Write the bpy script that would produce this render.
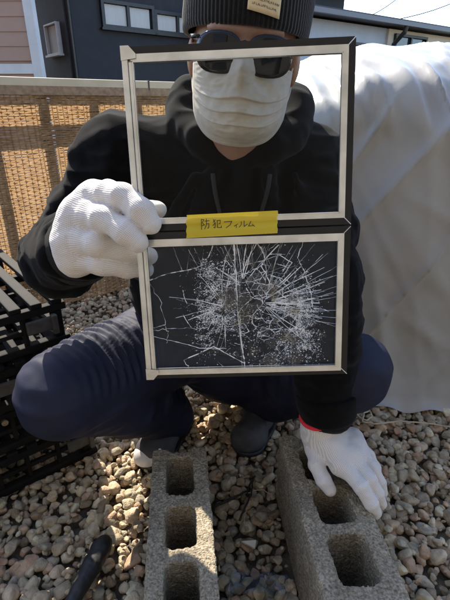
import bpy, bmesh, math, random
import numpy as np
from mathutils import Vector, Matrix

random.seed(7)
RNG = np.random.default_rng(11)
S = bpy.context.scene
COL = S.collection
for o in list(bpy.data.objects):
    bpy.data.objects.remove(o)

# ------------------------------------------------------------------ camera, sky, sun, exposure
PITCH = math.radians(24.5); CAMH = 0.89; F = 433.0
cam_d = bpy.data.cameras.new('camera'); cam = bpy.data.objects.new('camera', cam_d); COL.objects.link(cam)
cam.location = (0, 0, CAMH); cam.rotation_euler = (math.radians(90) - PITCH, 0, 0)
cam_d.sensor_fit = 'VERTICAL'; cam_d.sensor_height = 36.0; cam_d.lens = 36.0 * F / 600.0
cam_d.clip_start = 0.02; cam_d.clip_end = 2000
S.camera = cam
SUN_AZ = math.atan2(-0.48, 0.877)        # from +Y, clockwise positive: behind the person, to the left
SUN_EL = math.radians(43)
SUNV = Vector((math.sin(SUN_AZ) * math.cos(SUN_EL), math.cos(SUN_AZ) * math.cos(SUN_EL), math.sin(SUN_EL)))
w = bpy.data.worlds.new('World'); S.world = w; w.use_nodes = True
nt = w.node_tree; sky = nt.nodes.new('ShaderNodeTexSky'); sky.sky_type = 'NISHITA'; sky.sun_disc = False
sky.sun_elevation = SUN_EL; sky.sun_rotation = SUN_AZ; sky.air_density = 0.8; sky.dust_density = 0.8; sky.ozone_density = 0.7
nt.links.new(sky.outputs[0], nt.nodes['Background'].inputs[0]); nt.nodes['Background'].inputs[1].default_value = 0.15
sl = bpy.data.lights.new('sun', 'SUN'); sl.energy = 3.3; sl.angle = math.radians(0.53); sl.color = (1.0, 0.91, 0.77)
so = bpy.data.objects.new('sun', sl); COL.objects.link(so); so.rotation_euler = SUNV.to_track_quat('Z', 'Y').to_euler()
so.location = (-3, 4, 5)
S.view_settings.view_transform = 'Standard'; S.view_settings.look = 'None'; S.view_settings.gamma = 1
S.view_settings.use_curve_mapping = False
S.view_settings.exposure = 1.85
S.render.engine = 'CYCLES'

# ------------------------------------------------------------------ helpers
CP, SP = math.cos(PITCH), math.sin(PITCH)
def ray(px, py):
    x = (px - 225) / F; y = (300 - py) / F
    return np.array([x, CP + y * SP, -SP + y * CP])
def W(px, py, d):            # a point at depth d along the lens axis
    return ray(px, py) * d + np.array([0, 0, CAMH])
def Wz(px, py, z):           # a point at height z
    r = ray(px, py); return r * ((z - CAMH) / r[2]) + np.array([0, 0, CAMH])
def Wy(px, py, Y):
    r = ray(px, py); return r * (Y / r[1]) + np.array([0, 0, CAMH])
def Wp(px, py, c, d):        # on the vertical plane through c along horizontal direction d -> (distance along, height)
    r = ray(px, py); n = np.array([d[1], -d[0]])
    t = (n @ np.array([c[0], c[1]])) / (n @ r[:2]); q = r * t
    return float((q[:2] - np.array(c[:2])) @ np.array(d)), float(q[2] + CAMH)

_T = RNG.random((32, 32, 32)).astype(np.float32)
def noise(P, s=1.0, off=0.0):
    """value noise -1..1 at points (N,3)"""
    q = np.asarray(P, np.float64) * s + off
    i = np.floor(q).astype(int); f = q - i; f = f * f * (3 - 2 * f); i &= 31; j = (i + 1) & 31
    x0, y0, z0 = i.T; x1, y1, z1 = j.T; fx, fy, fz = f.T
    def L(a, b, t): return a + (b - a) * t
    v = L(L(L(_T[x0, y0, z0], _T[x1, y0, z0], fx), L(_T[x0, y1, z0], _T[x1, y1, z0], fx), fy),
          L(L(_T[x0, y0, z1], _T[x1, y0, z1], fx), L(_T[x0, y1, z1], _T[x1, y1, z1], fx), fy), fz)
    return v * 2 - 1

class Field:
    """distance field on a grid, turned into one closed mesh"""
    def __init__(s, lo, hi, h):
        s.lo = np.array(lo, float); s.h = h
        s.n = np.ceil((np.array(hi) - s.lo) / h).astype(int) + 1
        s.F = np.full(s.n, 0.1, np.float32)
    def sub(s, lo, hi):
        a = np.clip(np.floor((np.array(lo) - s.lo) / s.h).astype(int), 0, s.n); b = np.clip(np.ceil((np.array(hi) - s.lo) / s.h).astype(int) + 1, 0, s.n)
        sl_ = tuple(slice(a[k], b[k]) for k in range(3))
        ax = [np.arange(a[k], b[k]) * s.h + s.lo[k] for k in range(3)]
        return sl_, ax[0][:, None, None], ax[1][None, :, None], ax[2][None, None, :]
    def mix(s, sl_, d, k, op):
        G = s.F[sl_]
        if op == 'u':
            h = np.clip(.5 + .5 * (G - d) / k, 0, 1); s.F[sl_] = G + (d - G) * h - k * h * (1 - h)
        else:
            h = np.clip(.5 - .5 * (G + d) / k, 0, 1); s.F[sl_] = G + (-d - G) * h + k * h * (1 - h)
    def cap(s, a, b, ra, rb=None, k=.015, op='u'):
        a = np.array(a, float); b = np.array(b, float); rb = ra if rb is None else rb
        m = max(ra, rb) + .03 + k
        sl_, X, Y, Z = s.sub(np.minimum(a, b) - m, np.maximum(a, b) + m)
        v = b - a; L2 = max(v @ v, 1e-9)
        t = np.clip(((X - a[0]) * v[0] + (Y - a[1]) * v[1] + (Z - a[2]) * v[2]) / L2, 0, 1)
        d = np.sqrt((X - a[0] - t * v[0]) ** 2 + (Y - a[1] - t * v[1]) ** 2 + (Z - a[2] - t * v[2]) ** 2) - (ra + (rb - ra) * t)
        s.mix(sl_, d.astype(np.float32), k, op)
    def chain(s, pts, rs, k=.01):
        for i in range(len(pts) - 1): s.cap(pts[i], pts[i + 1], rs[i], rs[i + 1], k)
    def ell(s, c, r, R=None, k=.015, op='u'):
        c = np.array(c, float); r = np.array(r, float); m = r.max() + .03 + k
        sl_, X, Y, Z = s.sub(c - m, c + m); x, y, z = X - c[0], Y - c[1], Z - c[2]
        if R is not None:
            R = np.array(R); x, y, z = (R[0, 0] * x + R[1, 0] * y + R[2, 0] * z, R[0, 1] * x + R[1, 1] * y + R[2, 1] * z, R[0, 2] * x + R[1, 2] * y + R[2, 2] * z)
        k0 = np.sqrt((x / r[0]) ** 2 + (y / r[1]) ** 2 + (z / r[2]) ** 2) + 1e-9
        k1 = np.sqrt((x / r[0] ** 2) ** 2 + (y / r[1] ** 2) ** 2 + (z / r[2] ** 2) ** 2) + 1e-9
        s.mix(sl_, (k0 * (k0 - 1) / k1).astype(np.float32), k, op)
    def box(s, c, e, rad=.005, k=.003, op='u', R=None):
        c = np.array(c, float); e = np.array(e, float); m = np.linalg.norm(e) + .03
        sl_, X, Y, Z = s.sub(c - m, c + m)
        x, y, z = np.abs(X - c[0]), np.abs(Y - c[1]), np.abs(Z - c[2])
        qx, qy, qz = x - e[0] + rad, y - e[1] + rad, z - e[2] + rad
        d = np.sqrt(np.maximum(qx, 0) ** 2 + np.maximum(qy, 0) ** 2 + np.maximum(qz, 0) ** 2) + np.minimum(np.maximum(np.maximum(qx, qy), qz), 0) - rad
        s.mix(sl_, d.astype(np.float32), k, op)
    def roughen(s, amp, sc, off=0.0):
        idx = np.argwhere(np.abs(s.F) < s.h * 3 + amp)
        P = idx * s.h + s.lo
        s.F[tuple(idx.T)] += (amp * noise(P, sc, off)).astype(np.float32)
    def mesh(s):
        Fd = s.F; ins = Fd < 0; n = s.n
        c = np.zeros(n - 1, np.int8)
        for a in (0, 1):
            for b in (0, 1):
                for d in (0, 1):
                    c += ins[a:n[0] - 1 + a, b:n[1] - 1 + b, d:n[2] - 1 + d]
        act = np.argwhere((c > 0) & (c < 8))
        vid = np.full(n - 1, -1, np.int64); vid[tuple(act.T)] = np.arange(len(act))
        acc = np.zeros((len(act), 3)); cnt = np.zeros(len(act))
        cor = [(a, b, d) for a in (0, 1) for b in (0, 1) for d in (0, 1)]
        for p in cor:
            for ax in range(3):
                if p[ax]: continue
                q = list(p); q[ax] = 1
                fa = Fd[tuple((act + np.array(p)).T)]; fb = Fd[tuple((act + np.array(q)).T)]
                m = (fa < 0) != (fb < 0)
                t = np.where(m, fa / np.where(m, fa - fb, 1), 0)
                pos = np.array(p, float)[None] + np.zeros((len(act), 3)); pos[:, ax] += t
                acc[m] += pos[m]; cnt[m] += 1
        V = (act + acc / cnt[:, None]) * s.h + s.lo
        Q = []
        for ax in range(3):
            u, v = (ax + 1) % 3, (ax + 2) % 3
            A = [slice(1, n[k] - 1) for k in range(3)]; B = list(A); A[ax] = slice(0, n[ax] - 1); B[ax] = slice(1, n[ax])
            a_, b_ = ins[tuple(A)], ins[tuple(B)]
            for flip in (0, 1):
                e = np.argwhere((a_ & ~b_) if not flip else (~a_ & b_))
                if not len(e): continue
                base = e + 1; base[:, ax] -= 1
                def cell(du, dv):
                    z = base.copy(); z[:, u] -= du; z[:, v] -= dv; return vid[tuple(z.T)]
                q = np.stack([cell(1, 1), cell(0, 1), cell(0, 0), cell(1, 0)], 1)
                Q.append(q if not flip else q[:, ::-1])
        return V, np.concatenate(Q)

def normals(V, Q):
    n = np.cross(V[Q[:, 2]] - V[Q[:, 0]], V[Q[:, 3]] - V[Q[:, 1]]); N = np.zeros_like(V)
    for k in range(4): np.add.at(N, Q[:, k], n)
    return N / (np.linalg.norm(N, axis=1, keepdims=True) + 1e-12)

def relax(V, Q, it=2, f=.5):
    for _ in range(it):
        A = np.zeros_like(V); C = np.zeros(len(V))
        for a, b in ((0, 1), (1, 2), (2, 3), (3, 0)):
            np.add.at(A, Q[:, a], V[Q[:, b]]); np.add.at(A, Q[:, b], V[Q[:, a]])
            np.add.at(C, Q[:, a], 1); np.add.at(C, Q[:, b], 1)
        V = V + f * (A / np.maximum(C, 1)[:, None] - V)
    return V

def mesh_from(name, V, Q, mat=None, smooth=True):
    me = bpy.data.meshes.new(name)
    me.from_pydata([tuple(v) for v in np.asarray(V, float).tolist()], [], [tuple(q) for q in (Q.tolist() if hasattr(Q, 'tolist') else Q)])
    if mat: me.materials.append(mat)
    if smooth: me.polygons.foreach_set('use_smooth', [True] * len(me.polygons))
    me.update(); return me
def link(name, me, parent=None):
    o = bpy.data.objects.new(name, me); COL.objects.link(o)
    if parent is not None:
        o.parent = parent
        if parent.type == 'EMPTY': o.location = -parent.location if not parent.get('_local') else (0, 0, 0)
    return o
def obj(name, V, Q, mat, parent=None, smooth=True): return link(name, mesh_from(name, V, Q, mat, smooth), parent)
def tag(o, label=None, cat=None, group=None, kind=None):
    if label: o['label'] = label
    if cat: o['category'] = cat
    if group: o['group'] = group
    if kind: o['kind'] = kind
    return o
def empty(name, loc=(0, 0, 0)):
    o = bpy.data.objects.new(name, None); COL.objects.link(o); o.location = loc; o.empty_display_size = .1; return o
def fattr(me, name, vals):
    a = me.attributes.new(name, 'FLOAT', 'POINT'); a.data.foreach_set('value', np.asarray(vals, np.float32))

class MB:
    """collects simple solids into one mesh"""
    def __init__(s): s.V = []; s.Q = []
    def box(s, c, e, ax=None, bev=0.0):
        c = np.array(c, float); e = np.array(e, float) ; A = np.eye(3) if ax is None else np.array(ax, float)
        n0 = len(s.V)
        if bev <= 0:
            for z in (-1, 1):
                for x, y in ((-1, -1), (1, -1), (1, 1), (-1, 1)): s.V.append(c + A.T @ (e * np.array([x, y, z])))
            s.Q += [tuple(n0 + i for i in f) for f in ((3, 2, 1, 0), (4, 5, 6, 7), (0, 1, 5, 4), (1, 2, 6, 5), (2, 3, 7, 6), (3, 0, 4, 7))]
        else:
            bm = bmesh.new(); bmesh.ops.create_cube(bm, size=2.0)
            for v in bm.verts: v.co = Vector((v.co.x * e[0], v.co.y * e[1], v.co.z * e[2]))
            bmesh.ops.bevel(bm, geom=list(bm.edges), offset=bev, segments=2, affect='EDGES', profile=.6)
            bm.verts.index_update()
            for v in bm.verts: s.V.append(c + A.T @ np.array(v.co))
            for f in bm.faces: s.Q.append(tuple(n0 + v.index for v in f.verts))
            bm.free()
        return s
    def tube(s, pts, rs, seg=8):
        pts = [np.array(p, float) for p in pts]; n0 = len(s.V)
        if not hasattr(rs, '__len__'): rs = [rs] * len(pts)
        up = np.array([0.13, 0.21, .97])
        for i, p in enumerate(pts):
            t = pts[min(i + 1, len(pts) - 1)] - pts[max(i - 1, 0)]; t = t / (np.linalg.norm(t) + 1e-9)
            u = np.cross(t, up); u /= np.linalg.norm(u) + 1e-9; v = np.cross(t, u); up = -np.cross(t, u) * -1 if False else up
            for k in range(seg):
                a = 2 * math.pi * k / seg; s.V.append(p + rs[i] * (math.cos(a) * u + math.sin(a) * v))
        for i in range(len(pts) - 1):
            for k in range(seg):
                a = n0 + i * seg + k; b = n0 + i * seg + (k + 1) % seg; s.Q.append((a, b, b + seg, a + seg))
        s.Q.append(tuple(n0 + k for k in range(seg))[::-1]); m = n0 + (len(pts) - 1) * seg; s.Q.append(tuple(m + k for k in range(seg)))
        return s
    def poly(s, pts): n0 = len(s.V); s.V += [np.array(p, float) for p in pts]; s.Q.append(tuple(range(n0, n0 + len(pts)))); return s
    def build(s, name, mat, parent=None, smooth=False): 
        me = bpy.data.meshes.new(name); me.from_pydata([tuple(map(float, v)) for v in s.V], [], s.Q)
        bm = bmesh.new(); bm.from_mesh(me); bmesh.ops.recalc_face_normals(bm, faces=bm.faces); bm.to_mesh(me); bm.free()
        if mat: me.materials.append(mat)
        if smooth: me.polygons.foreach_set('use_smooth', [True] * len(me.polygons))
        return link(name, me, parent)

# ------------------------------------------------------------------ materials
def newmat(name):
    m = bpy.data.materials.new(name); m.use_nodes = True; return m, m.node_tree.nodes, m.node_tree.links, m.node_tree.nodes['Principled BSDF']
def mat(name, c1, c2=None, rough=.7, scale=20, bump=0, bscale=200, bdist=.002, metal=0, detail=4, spec=.5, sheen=0, coords='Object', ramp=(.3, .7), stretch=None):
    m, N, L, B = newmat(name)
    B.inputs['Roughness'].default_value = rough; B.inputs['Metallic'].default_value = metal; B.inputs['Specular IOR Level'].default_value = spec
    if sheen: B.inputs['Sheen Weight'].default_value = sheen; B.inputs['Sheen Roughness'].default_value = .5
    tc = N.new('ShaderNodeTexCoord'); src = tc.outputs[coords]
    if stretch:
        mp = N.new('ShaderNodeMapping'); mp.inputs['Scale'].default_value = stretch; L.new(src, mp.inputs[0]); src = mp.outputs[0]
    if c2 is None: B.inputs['Base Color'].default_value = (*c1, 1)
    else:
        n = N.new('ShaderNodeTexNoise'); n.inputs['Scale'].default_value = scale; n.inputs['Detail'].default_value = detail; L.new(src, n.inputs['Vector'])
        r = N.new('ShaderNodeValToRGB'); r.color_ramp.elements[0].position = ramp[0]; r.color_ramp.elements[1].position = ramp[1]
        r.color_ramp.elements[0].color = (*c1, 1); r.color_ramp.elements[1].color = (*c2, 1)
        L.new(n.outputs['Fac'], r.inputs[0]); L.new(r.outputs[0], B.inputs['Base Color'])
    if bump:
        n = N.new('ShaderNodeTexNoise'); n.inputs['Scale'].default_value = bscale; n.inputs['Detail'].default_value = 5; L.new(src, n.inputs['Vector'])
        b = N.new('ShaderNodeBump'); b.inputs['Strength'].default_value = bump; b.inputs['Distance'].default_value = bdist
        L.new(n.outputs['Fac'], b.inputs['Height']); L.new(b.outputs[0], B.inputs['Normal'])
    return m

M = {}
M['hoodie'] = mat('black_fleece', (.0024, .0024, .0027), (.005, .0048, .0048), .95, 60, .5, 900, .001, spec=.06, sheen=.05)
M['trousers'] = mat('navy_nylon', (.0065, .009, .025), (.011, .014, .036), .7, 30, .25, 500, .0008, spec=.3)
M['skin'] = mat('skin', (.27, .15, .10), (.34, .195, .135), .5, 40, .25, 400, .0006)
M['skin'].node_tree.nodes['Principled BSDF'].inputs['Subsurface Weight'].default_value = .12
M['skin'].node_tree.nodes['Principled BSDF'].inputs['Subsurface Scale'].default_value = .01
M['beanie'] = mat('black_knit', (.005, .005, .0055), (.011, .011, .011), .95, 300, .6, 1200, .001, spec=.15, sheen=.3)
M['mask'] = mat('mask_fabric', (.39, .35, .295), (.45, .405, .345), .85, 80, .25, 900, .0005, spec=.2)
_b = M['mask'].node_tree.nodes['Principled BSDF']; _b.inputs['Transmission Weight'].default_value = 0
M['lens'] = mat('dark_lens', (.006, .006, .008), None, .05, spec=.35)
M['blackplastic'] = mat('black_plastic', (.012, .012, .012), (.03, .028, .026), .42, 25, .2, 150, .001)
M['pallet'] = mat('dusty_black_plastic', (.005, .005, .005), (.013, .011, .009), .75, 14, .3, 220, .001, spec=.2, ramp=(.45, .8))
M['tooth'] = mat('eye_white', (.7, .68, .66), None, .2)
M['rubber'] = mat('tool_rubber', (.012, .012, .013), (.02, .02, .02), .55, 40, .4, 700, .0008)
M['shoe'] = mat('dark_shoe', (.03, .03, .036), (.06, .06, .068), .7, 40, .2, 300, .0008)
M['toecap'] = mat('pale_rubber', (.55, .55, .56), (.7, .7, .7), .4, 30)
M['cord'] = mat('black_cord', (.012, .012, .013), (.02, .02, .02), .8, 300, .5, 1500, .0006)
M['patch'] = mat('cream_patch', (.62, .50, .30), (.70, .58, .36), .8, 120, .3, 900, .0004)
M['ink'] = mat('black_ink', (.012, .011, .012), None, .6)
M['red'] = mat('red_yarn', (.55, .012, .02), (.7, .03, .04), .9, 300, .5, 1500, .0008)
M['silver'] = mat('champagne_aluminium', (.50, .50, .46), (.76, .76, .71), .26, 30, .35, 90, .0008, metal=.75, stretch=(1, 1, 1))
M['blackframe'] = mat('black_sealant', (.006, .006, .006), (.010, .0095, .0095), .25, 60, .1, 200, .0005, spec=.35)
M['screw'] = mat('screw_metal', (.35, .25, .16), (.5, .42, .32), .4, 200, metal=.9)
M['white_paint'] = mat('white_trim', (.55, .55, .55), (.62, .62, .61), .6, 8)
M['darkwall'] = mat('charcoal_render', (.033, .035, .040), (.041, .043, .048), .85, 6, .6, 60, .01)
M['salmon'] = mat('salmon_siding', (.36, .23, .168), (.40, .255, .19), .7, 5, .2, 80, .003)
M['houseshade'] = mat('pale_render_shade', (.42, .46, .52), (.47, .51, .56), .8, 4, .3, 60, .005)  # bluish cast of the shaded wall put into the paint colour
M['housecream'] = mat('cream_render', (.62, .55, .44), (.68, .60, .48), .8, 4, .3, 60, .005)
M['roof'] = mat('dark_roof', (.035, .035, .042), (.055, .055, .062), .6, 6, .4, 30, .01)
M['curtain'] = mat('curtain', (.55, .54, .50), (.68, .67, .62), .9, 8, stretch=(30, 30, .5))
M['winglass'] = mat('window_glass', (.02, .03, .04), None, .05, spec=.8)
M['cap'] = mat('cream_cap', (.50, .43, .30), (.60, .52, .37), .7, 10, .3, 90, .003)
M['post'] = mat('weathered_post', (.06, .045, .035), (.10, .075, .055), .8, 20, .3, 90, .003)
M['dirt'] = mat('dirt', (.09, .07, .05), (.18, .145, .10), .95, 25, .8, 120, .01)
M['twig'] = mat('dark_twig', (.015, .012, .01), (.03, .024, .02), .7, 80)
M['root'] = mat('pale_root', (.42, .32, .2), (.55, .44, .3), .8, 60)
M['chip'] = mat('cream_chip', (.72, .66, .5), (.8, .75, .6), .5, 80)
M['cable'] = mat('cable_black', (.02, .02, .02), None, .6)

def stone_mat():
    m, N, L, B = newmat('pebble')
    oi = N.new('ShaderNodeObjectInfo'); at = N.new('ShaderNodeAttribute'); at.attribute_name = 'rnd'
    ad = N.new('ShaderNodeMath'); ad.operation = 'ADD'; fr = N.new('ShaderNodeMath'); fr.operation = 'FRACT'
    L.new(oi.outputs['Random'], ad.inputs[0]); L.new(at.outputs['Fac'], ad.inputs[1]); L.new(ad.outputs[0], fr.inputs[0])
    r = N.new('ShaderNodeValToRGB'); r.color_ramp.interpolation = 'LINEAR'
    cols = [(.17, .12, .07), (.33, .255, .165), (.24, .205, .16), (.44, .35, .23), (.36, .22, .14), (.40, .33, .24), (.22, .155, .09), (.54, .45, .32), (.33, .19, .115), (.36, .28, .185)]
    el = r.color_ramp.elements
    while len(el) < len(cols): el.new(.5)
    cols = [tuple(min(.72, 1.5 * (k_ * w_ * .85 + .15 * sum(c) / 3)) for k_, w_ in zip(c, (.96, 1.02, 1.0))) for c in cols]
    for i, c in enumerate(cols): el[i].position = i / (len(cols) - 1); el[i].color = (*c, 1)
    L.new(fr.outputs[0], r.inputs[0])
    tc = N.new('ShaderNodeTexCoord')
    n = N.new('ShaderNodeTexNoise'); n.inputs['Scale'].default_value = 55; n.inputs['Detail'].default_value = 7; L.new(tc.outputs['Object'], n.inputs['Vector'])
    n2 = N.new('ShaderNodeTexNoise'); n2.inputs['Scale'].default_value = 300; n2.inputs['Detail'].default_value = 7; L.new(tc.outputs['Object'], n2.inputs['Vector'])
    r2 = N.new('ShaderNodeValToRGB'); r2.color_ramp.elements[0].position = .3; r2.color_ramp.elements[1].position = .75
    r2.color_ramp.elements[0].color = (.58, .53, .47, 1); r2.color_ramp.elements[1].color = (1.2, 1.17, 1.12, 1); L.new(n.outputs['Fac'], r2.inputs[0])
    mx = N.new('ShaderNodeMix'); mx.data_type = 'RGBA'; mx.blend_type = 'MULTIPLY'; mx.inputs['Factor'].default_value = 1
    L.new(r.outputs[0], mx.inputs['A']); L.new(r2.outputs[0], mx.inputs['B']); L.new(mx.outputs['Result'], B.inputs['Base Color'])
    B.inputs['Roughness'].default_value = .75
    b = N.new('ShaderNodeBump'); b.inputs['Strength'].default_value = .9; b.inputs['Distance'].default_value = .0022
    ma = N.new('ShaderNodeMath'); ma.operation = 'MULTIPLY_ADD'; ma.inputs[1].default_value = 2.0; L.new(n.outputs['Fac'], ma.inputs[0]); L.new(n2.outputs['Fac'], ma.inputs[2])
    L.new(ma.outputs[0], b.inputs['Height']); L.new(b.outputs[0], B.inputs['Normal'])
    return m
M['stone'] = stone_mat()

def concrete_mat():
    m, N, L, B = newmat('concrete_block')
    tc = N.new('ShaderNodeTexCoord'); v = N.new('ShaderNodeTexVoronoi'); v.inputs['Scale'].default_value = 330; L.new(tc.outputs['Object'], v.inputs['Vector'])
    n = N.new('ShaderNodeTexNoise'); n.inputs['Scale'].default_value = 14; n.inputs['Detail'].default_value = 6; L.new(tc.outputs['Object'], n.inputs['Vector'])
    n3 = N.new('ShaderNodeTexNoise'); n3.inputs['Scale'].default_value = 260; n3.inputs['Detail'].default_value = 3; L.new(tc.outputs['Object'], n3.inputs['Vector'])
    r = N.new('ShaderNodeValToRGB'); e = r.color_ramp.elements
    e[0].position = .25; e[0].color = (.10, .085, .06, 1); e[1].position = .75; e[1].color = (.47, .41, .315, 1); x = e.new(.5); x.color = (.29, .245, .18, 1)
    L.new(n3.outputs['Fac'], r.inputs[0])
    r2 = N.new('ShaderNodeValToRGB'); r2.color_ramp.elements[0].color = (.7, .68, .64, 1); r2.color_ramp.elements[1].color = (1.15, 1.14, 1.1, 1); r2.color_ramp.elements[0].position = .3; r2.color_ramp.elements[1].position = .7
    L.new(n.outputs['Fac'], r2.inputs[0])
    mx = N.new('ShaderNodeMix'); mx.data_type = 'RGBA'; mx.blend_type = 'MULTIPLY'; mx.inputs['Factor'].default_value = 1
    L.new(r.outputs[0], mx.inputs['A']); L.new(r2.outputs[0], mx.inputs['B']); L.new(mx.outputs['Result'], B.inputs['Base Color'])
    B.inputs['Roughness'].default_value = .95; B.inputs['Specular IOR Level'].default_value = .2
    b = N.new('ShaderNodeBump'); b.inputs['Strength'].default_value = .9; b.inputs['Distance'].default_value = .002
    ma = N.new('ShaderNodeMath'); ma.operation = 'ADD'; L.new(n3.outputs['Fac'], ma.inputs[0]); L.new(v.outputs['Distance'], ma.inputs[1])
    L.new(ma.outputs[0], b.inputs['Height']); L.new(b.outputs[0], B.inputs['Normal'])
    return m
M['concrete'] = concrete_mat()

def knit_mat(name, c):
    m, N, L, B = newmat(name)
    def attr(n):
        a = N.new('ShaderNodeAttribute'); a.attribute_name = n; return a.outputs['Fac']
    def sin(src, f, nz):
        mu = N.new('ShaderNodeMath'); mu.operation = 'MULTIPLY'; mu.inputs[1].default_value = f; L.new(src, mu.inputs[0])
        ad = N.new('ShaderNodeMath'); ad.operation = 'ADD'; L.new(mu.outputs[0], ad.inputs[0]); L.new(nz, ad.inputs[1])
        s_ = N.new('ShaderNodeMath'); s_.operation = 'SINE'; L.new(ad.outputs[0], s_.inputs[0]); return s_.outputs[0]
    tc = N.new('ShaderNodeTexCoord'); n = N.new('ShaderNodeTexNoise'); n.inputs['Scale'].default_value = 90; L.new(tc.outputs['Object'], n.inputs['Vector'])
    nm = N.new('ShaderNodeMath'); nm.operation = 'MULTIPLY'; nm.inputs[1].default_value = 2.5; L.new(n.outputs['Fac'], nm.inputs[0])
    s1 = sin(attr('ku'), 2 * math.pi / .0021, nm.outputs[0]); s2 = sin(attr('kv'), 2 * math.pi / .0026, nm.outputs[0])
    mu = N.new('ShaderNodeMath'); mu.operation = 'MULTIPLY_ADD'; mu.inputs[1].default_value = .5; L.new(s1, mu.inputs[0]); L.new(s2, mu.inputs[2])
    n2 = N.new('ShaderNodeTexNoise'); n2.inputs['Scale'].default_value = 1500; n2.inputs['Detail'].default_value = 3; L.new(tc.outputs['Object'], n2.inputs['Vector'])
    a2 = N.new('ShaderNodeMath'); a2.operation = 'MULTIPLY_ADD'; a2.inputs[1].default_value = 1.4; L.new(n2.outputs['Fac'], a2.inputs[0]); L.new(mu.outputs[0], a2.inputs[2])
    r = N.new('ShaderNodeValToRGB'); r.color_ramp.elements[0].color = (c[0] * .74, c[1] * .71, c[2] * .67, 1); r.color_ramp.elements[1].color = (*c, 1)
    mr = N.new('ShaderNodeMapRange'); mr.inputs['From Min'].default_value = -1.2; mr.inputs['From Max'].default_value = .6; L.new(mu.outputs[0], mr.inputs['Value'])
    L.new(mr.outputs[0], r.inputs[0]); L.new(r.outputs[0], B.inputs['Base Color'])
    b = N.new('ShaderNodeBump'); b.inputs['Strength'].default_value = .32; b.inputs['Distance'].default_value = .0008
    L.new(a2.outputs[0], b.inputs['Height']); L.new(b.outputs[0], B.inputs['Normal'])
    B.inputs['Roughness'].default_value = .95; B.inputs['Specular IOR Level'].default_value = .1; B.inputs['Sheen Weight'].default_value = .2
    return m
M['glove'] = knit_mat('white_cotton_knit', (.70, .665, .635))

def glass_mat(name, tint, ior=1.5, haze=0.0):
    m, N, L, B = newmat(name); N.remove(B); out = N['Material Output']
    t = N.new('ShaderNodeBsdfTransparent'); t.inputs[0].default_value = (*tint, 1)
    g = N.new('ShaderNodeBsdfGlossy'); g.inputs['Roughness'].default_value = .01
    fr = N.new('ShaderNodeFresnel'); fr.inputs[0].default_value = ior
    mx = N.new('ShaderNodeMixShader'); L.new(fr.outputs[0], mx.inputs[0]); L.new(t.outputs[0], mx.inputs[1]); L.new(g.outputs[0], mx.inputs[2])
    last = mx
    if haze:
        d = N.new('ShaderNodeBsdfDiffuse'); d.inputs[0].default_value = (.38, .48, .68, 1)  # cool reflection tint of the lower pane put into this diffuse colour
        m2 = N.new('ShaderNodeMixShader'); m2.inputs[0].default_value = haze; L.new(mx.outputs[0], m2.inputs[1]); L.new(d.outputs[0], m2.inputs[2]); last = m2
    L.new(last.outputs[0], out.inputs[0]); return m
M['glass'] = glass_mat('clear_glass', (.97, .985, .98), 1.14)
M['filmglass'] = glass_mat('film_glass', (.9, .93, .95), 1.24, .022)
M['shard'] = glass_mat('shard_glass', (.95, .96, .97), 1.36, .006)
M['film'] = glass_mat('plastic_film', (.85, .9, .88), 1.45, .06)

def translucent(name, c, fac=.5, rough=.8, alpha=0.0, bump=None, c2=None, scale=30):
    m, N, L, B = newmat(name); N.remove(B); out = N['Material Output']
    d = N.new('ShaderNodeBsdfDiffuse'); t = N.new('ShaderNodeBsdfTranslucent'); d.inputs[0].default_value = t.inputs[0].default_value = (*c, 1)
    mx = N.new('ShaderNodeMixShader'); mx.inputs[0].default_value = fac; L.new(d.outputs[0], mx.inputs[1]); L.new(t.outputs[0], mx.inputs[2]); last = mx
    tc = N.new('ShaderNodeTexCoord')
    if c2:
        n = N.new('ShaderNodeTexNoise'); n.inputs['Scale'].default_value = scale; n.inputs['Detail'].default_value = 5; L.new(tc.outputs['Object'], n.inputs['Vector'])
        r = N.new('ShaderNodeValToRGB'); r.color_ramp.elements[0].position = .3; r.color_ramp.elements[1].position = .7
        r.color_ramp.elements[0].color = (*c, 1); r.color_ramp.elements[1].color = (*c2, 1); L.new(n.outputs['Fac'], r.inputs[0]); L.new(r.outputs[0], d.inputs[0]); L.new(r.outputs[0], t.inputs[0])
    if rough < .6:
        g = N.new('ShaderNodeBsdfGlossy'); g.inputs['Roughness'].default_value = rough; g.inputs[0].default_value = (1, 1, 1, 1)
        fr = N.new('ShaderNodeFresnel'); fr.inputs[0].default_value = 1.35; m3 = N.new('ShaderNodeMixShader'); L.new(fr.outputs[0], m3.inputs[0]); L.new(last.outputs[0], m3.inputs[1]); L.new(g.outputs[0], m3.inputs[2]); last = m3
    if alpha:
        tr = N.new('ShaderNodeBsdfTransparent'); m4 = N.new('ShaderNodeMixShader'); m4.inputs[0].default_value = alpha; L.new(last.outputs[0], m4.inputs[1]); L.new(tr.outputs[0], m4.inputs[2]); last = m4
    if bump:
        n = N.new('ShaderNodeTexNoise'); n.inputs['Scale'].default_value = bump[0]; n.inputs['Detail'].default_value = 5; L.new(tc.outputs['Object'], n.inputs['Vector'])
        b = N.new('ShaderNodeBump'); b.inputs['Strength'].default_value = bump[1]; b.inputs['Distance'].default_value = bump[2]; L.new(n.outputs['Fac'], b.inputs['Height'])
        for nd in (d, t): L.new(b.outputs[0], nd.inputs['Normal'])
    L.new(last.outputs[0], out.inputs[0]); return m
M['tarp'] = translucent('white_tarp', (.34, .33, .305), .03, .30, 0, (9, .25, .012), (.39, .38, .355), 4)
M['tape'] = translucent('yellow_tape', (.86, .66, .05), .25, .35, .14)
M['reed'] = translucent('brown_screen', (.29, .175, .085), .5, .9, 0, None, (.44, .295, .165), 45)
M['crack'] = translucent('crushed_glass', (.95, .96, .96), .2, .3)

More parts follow.
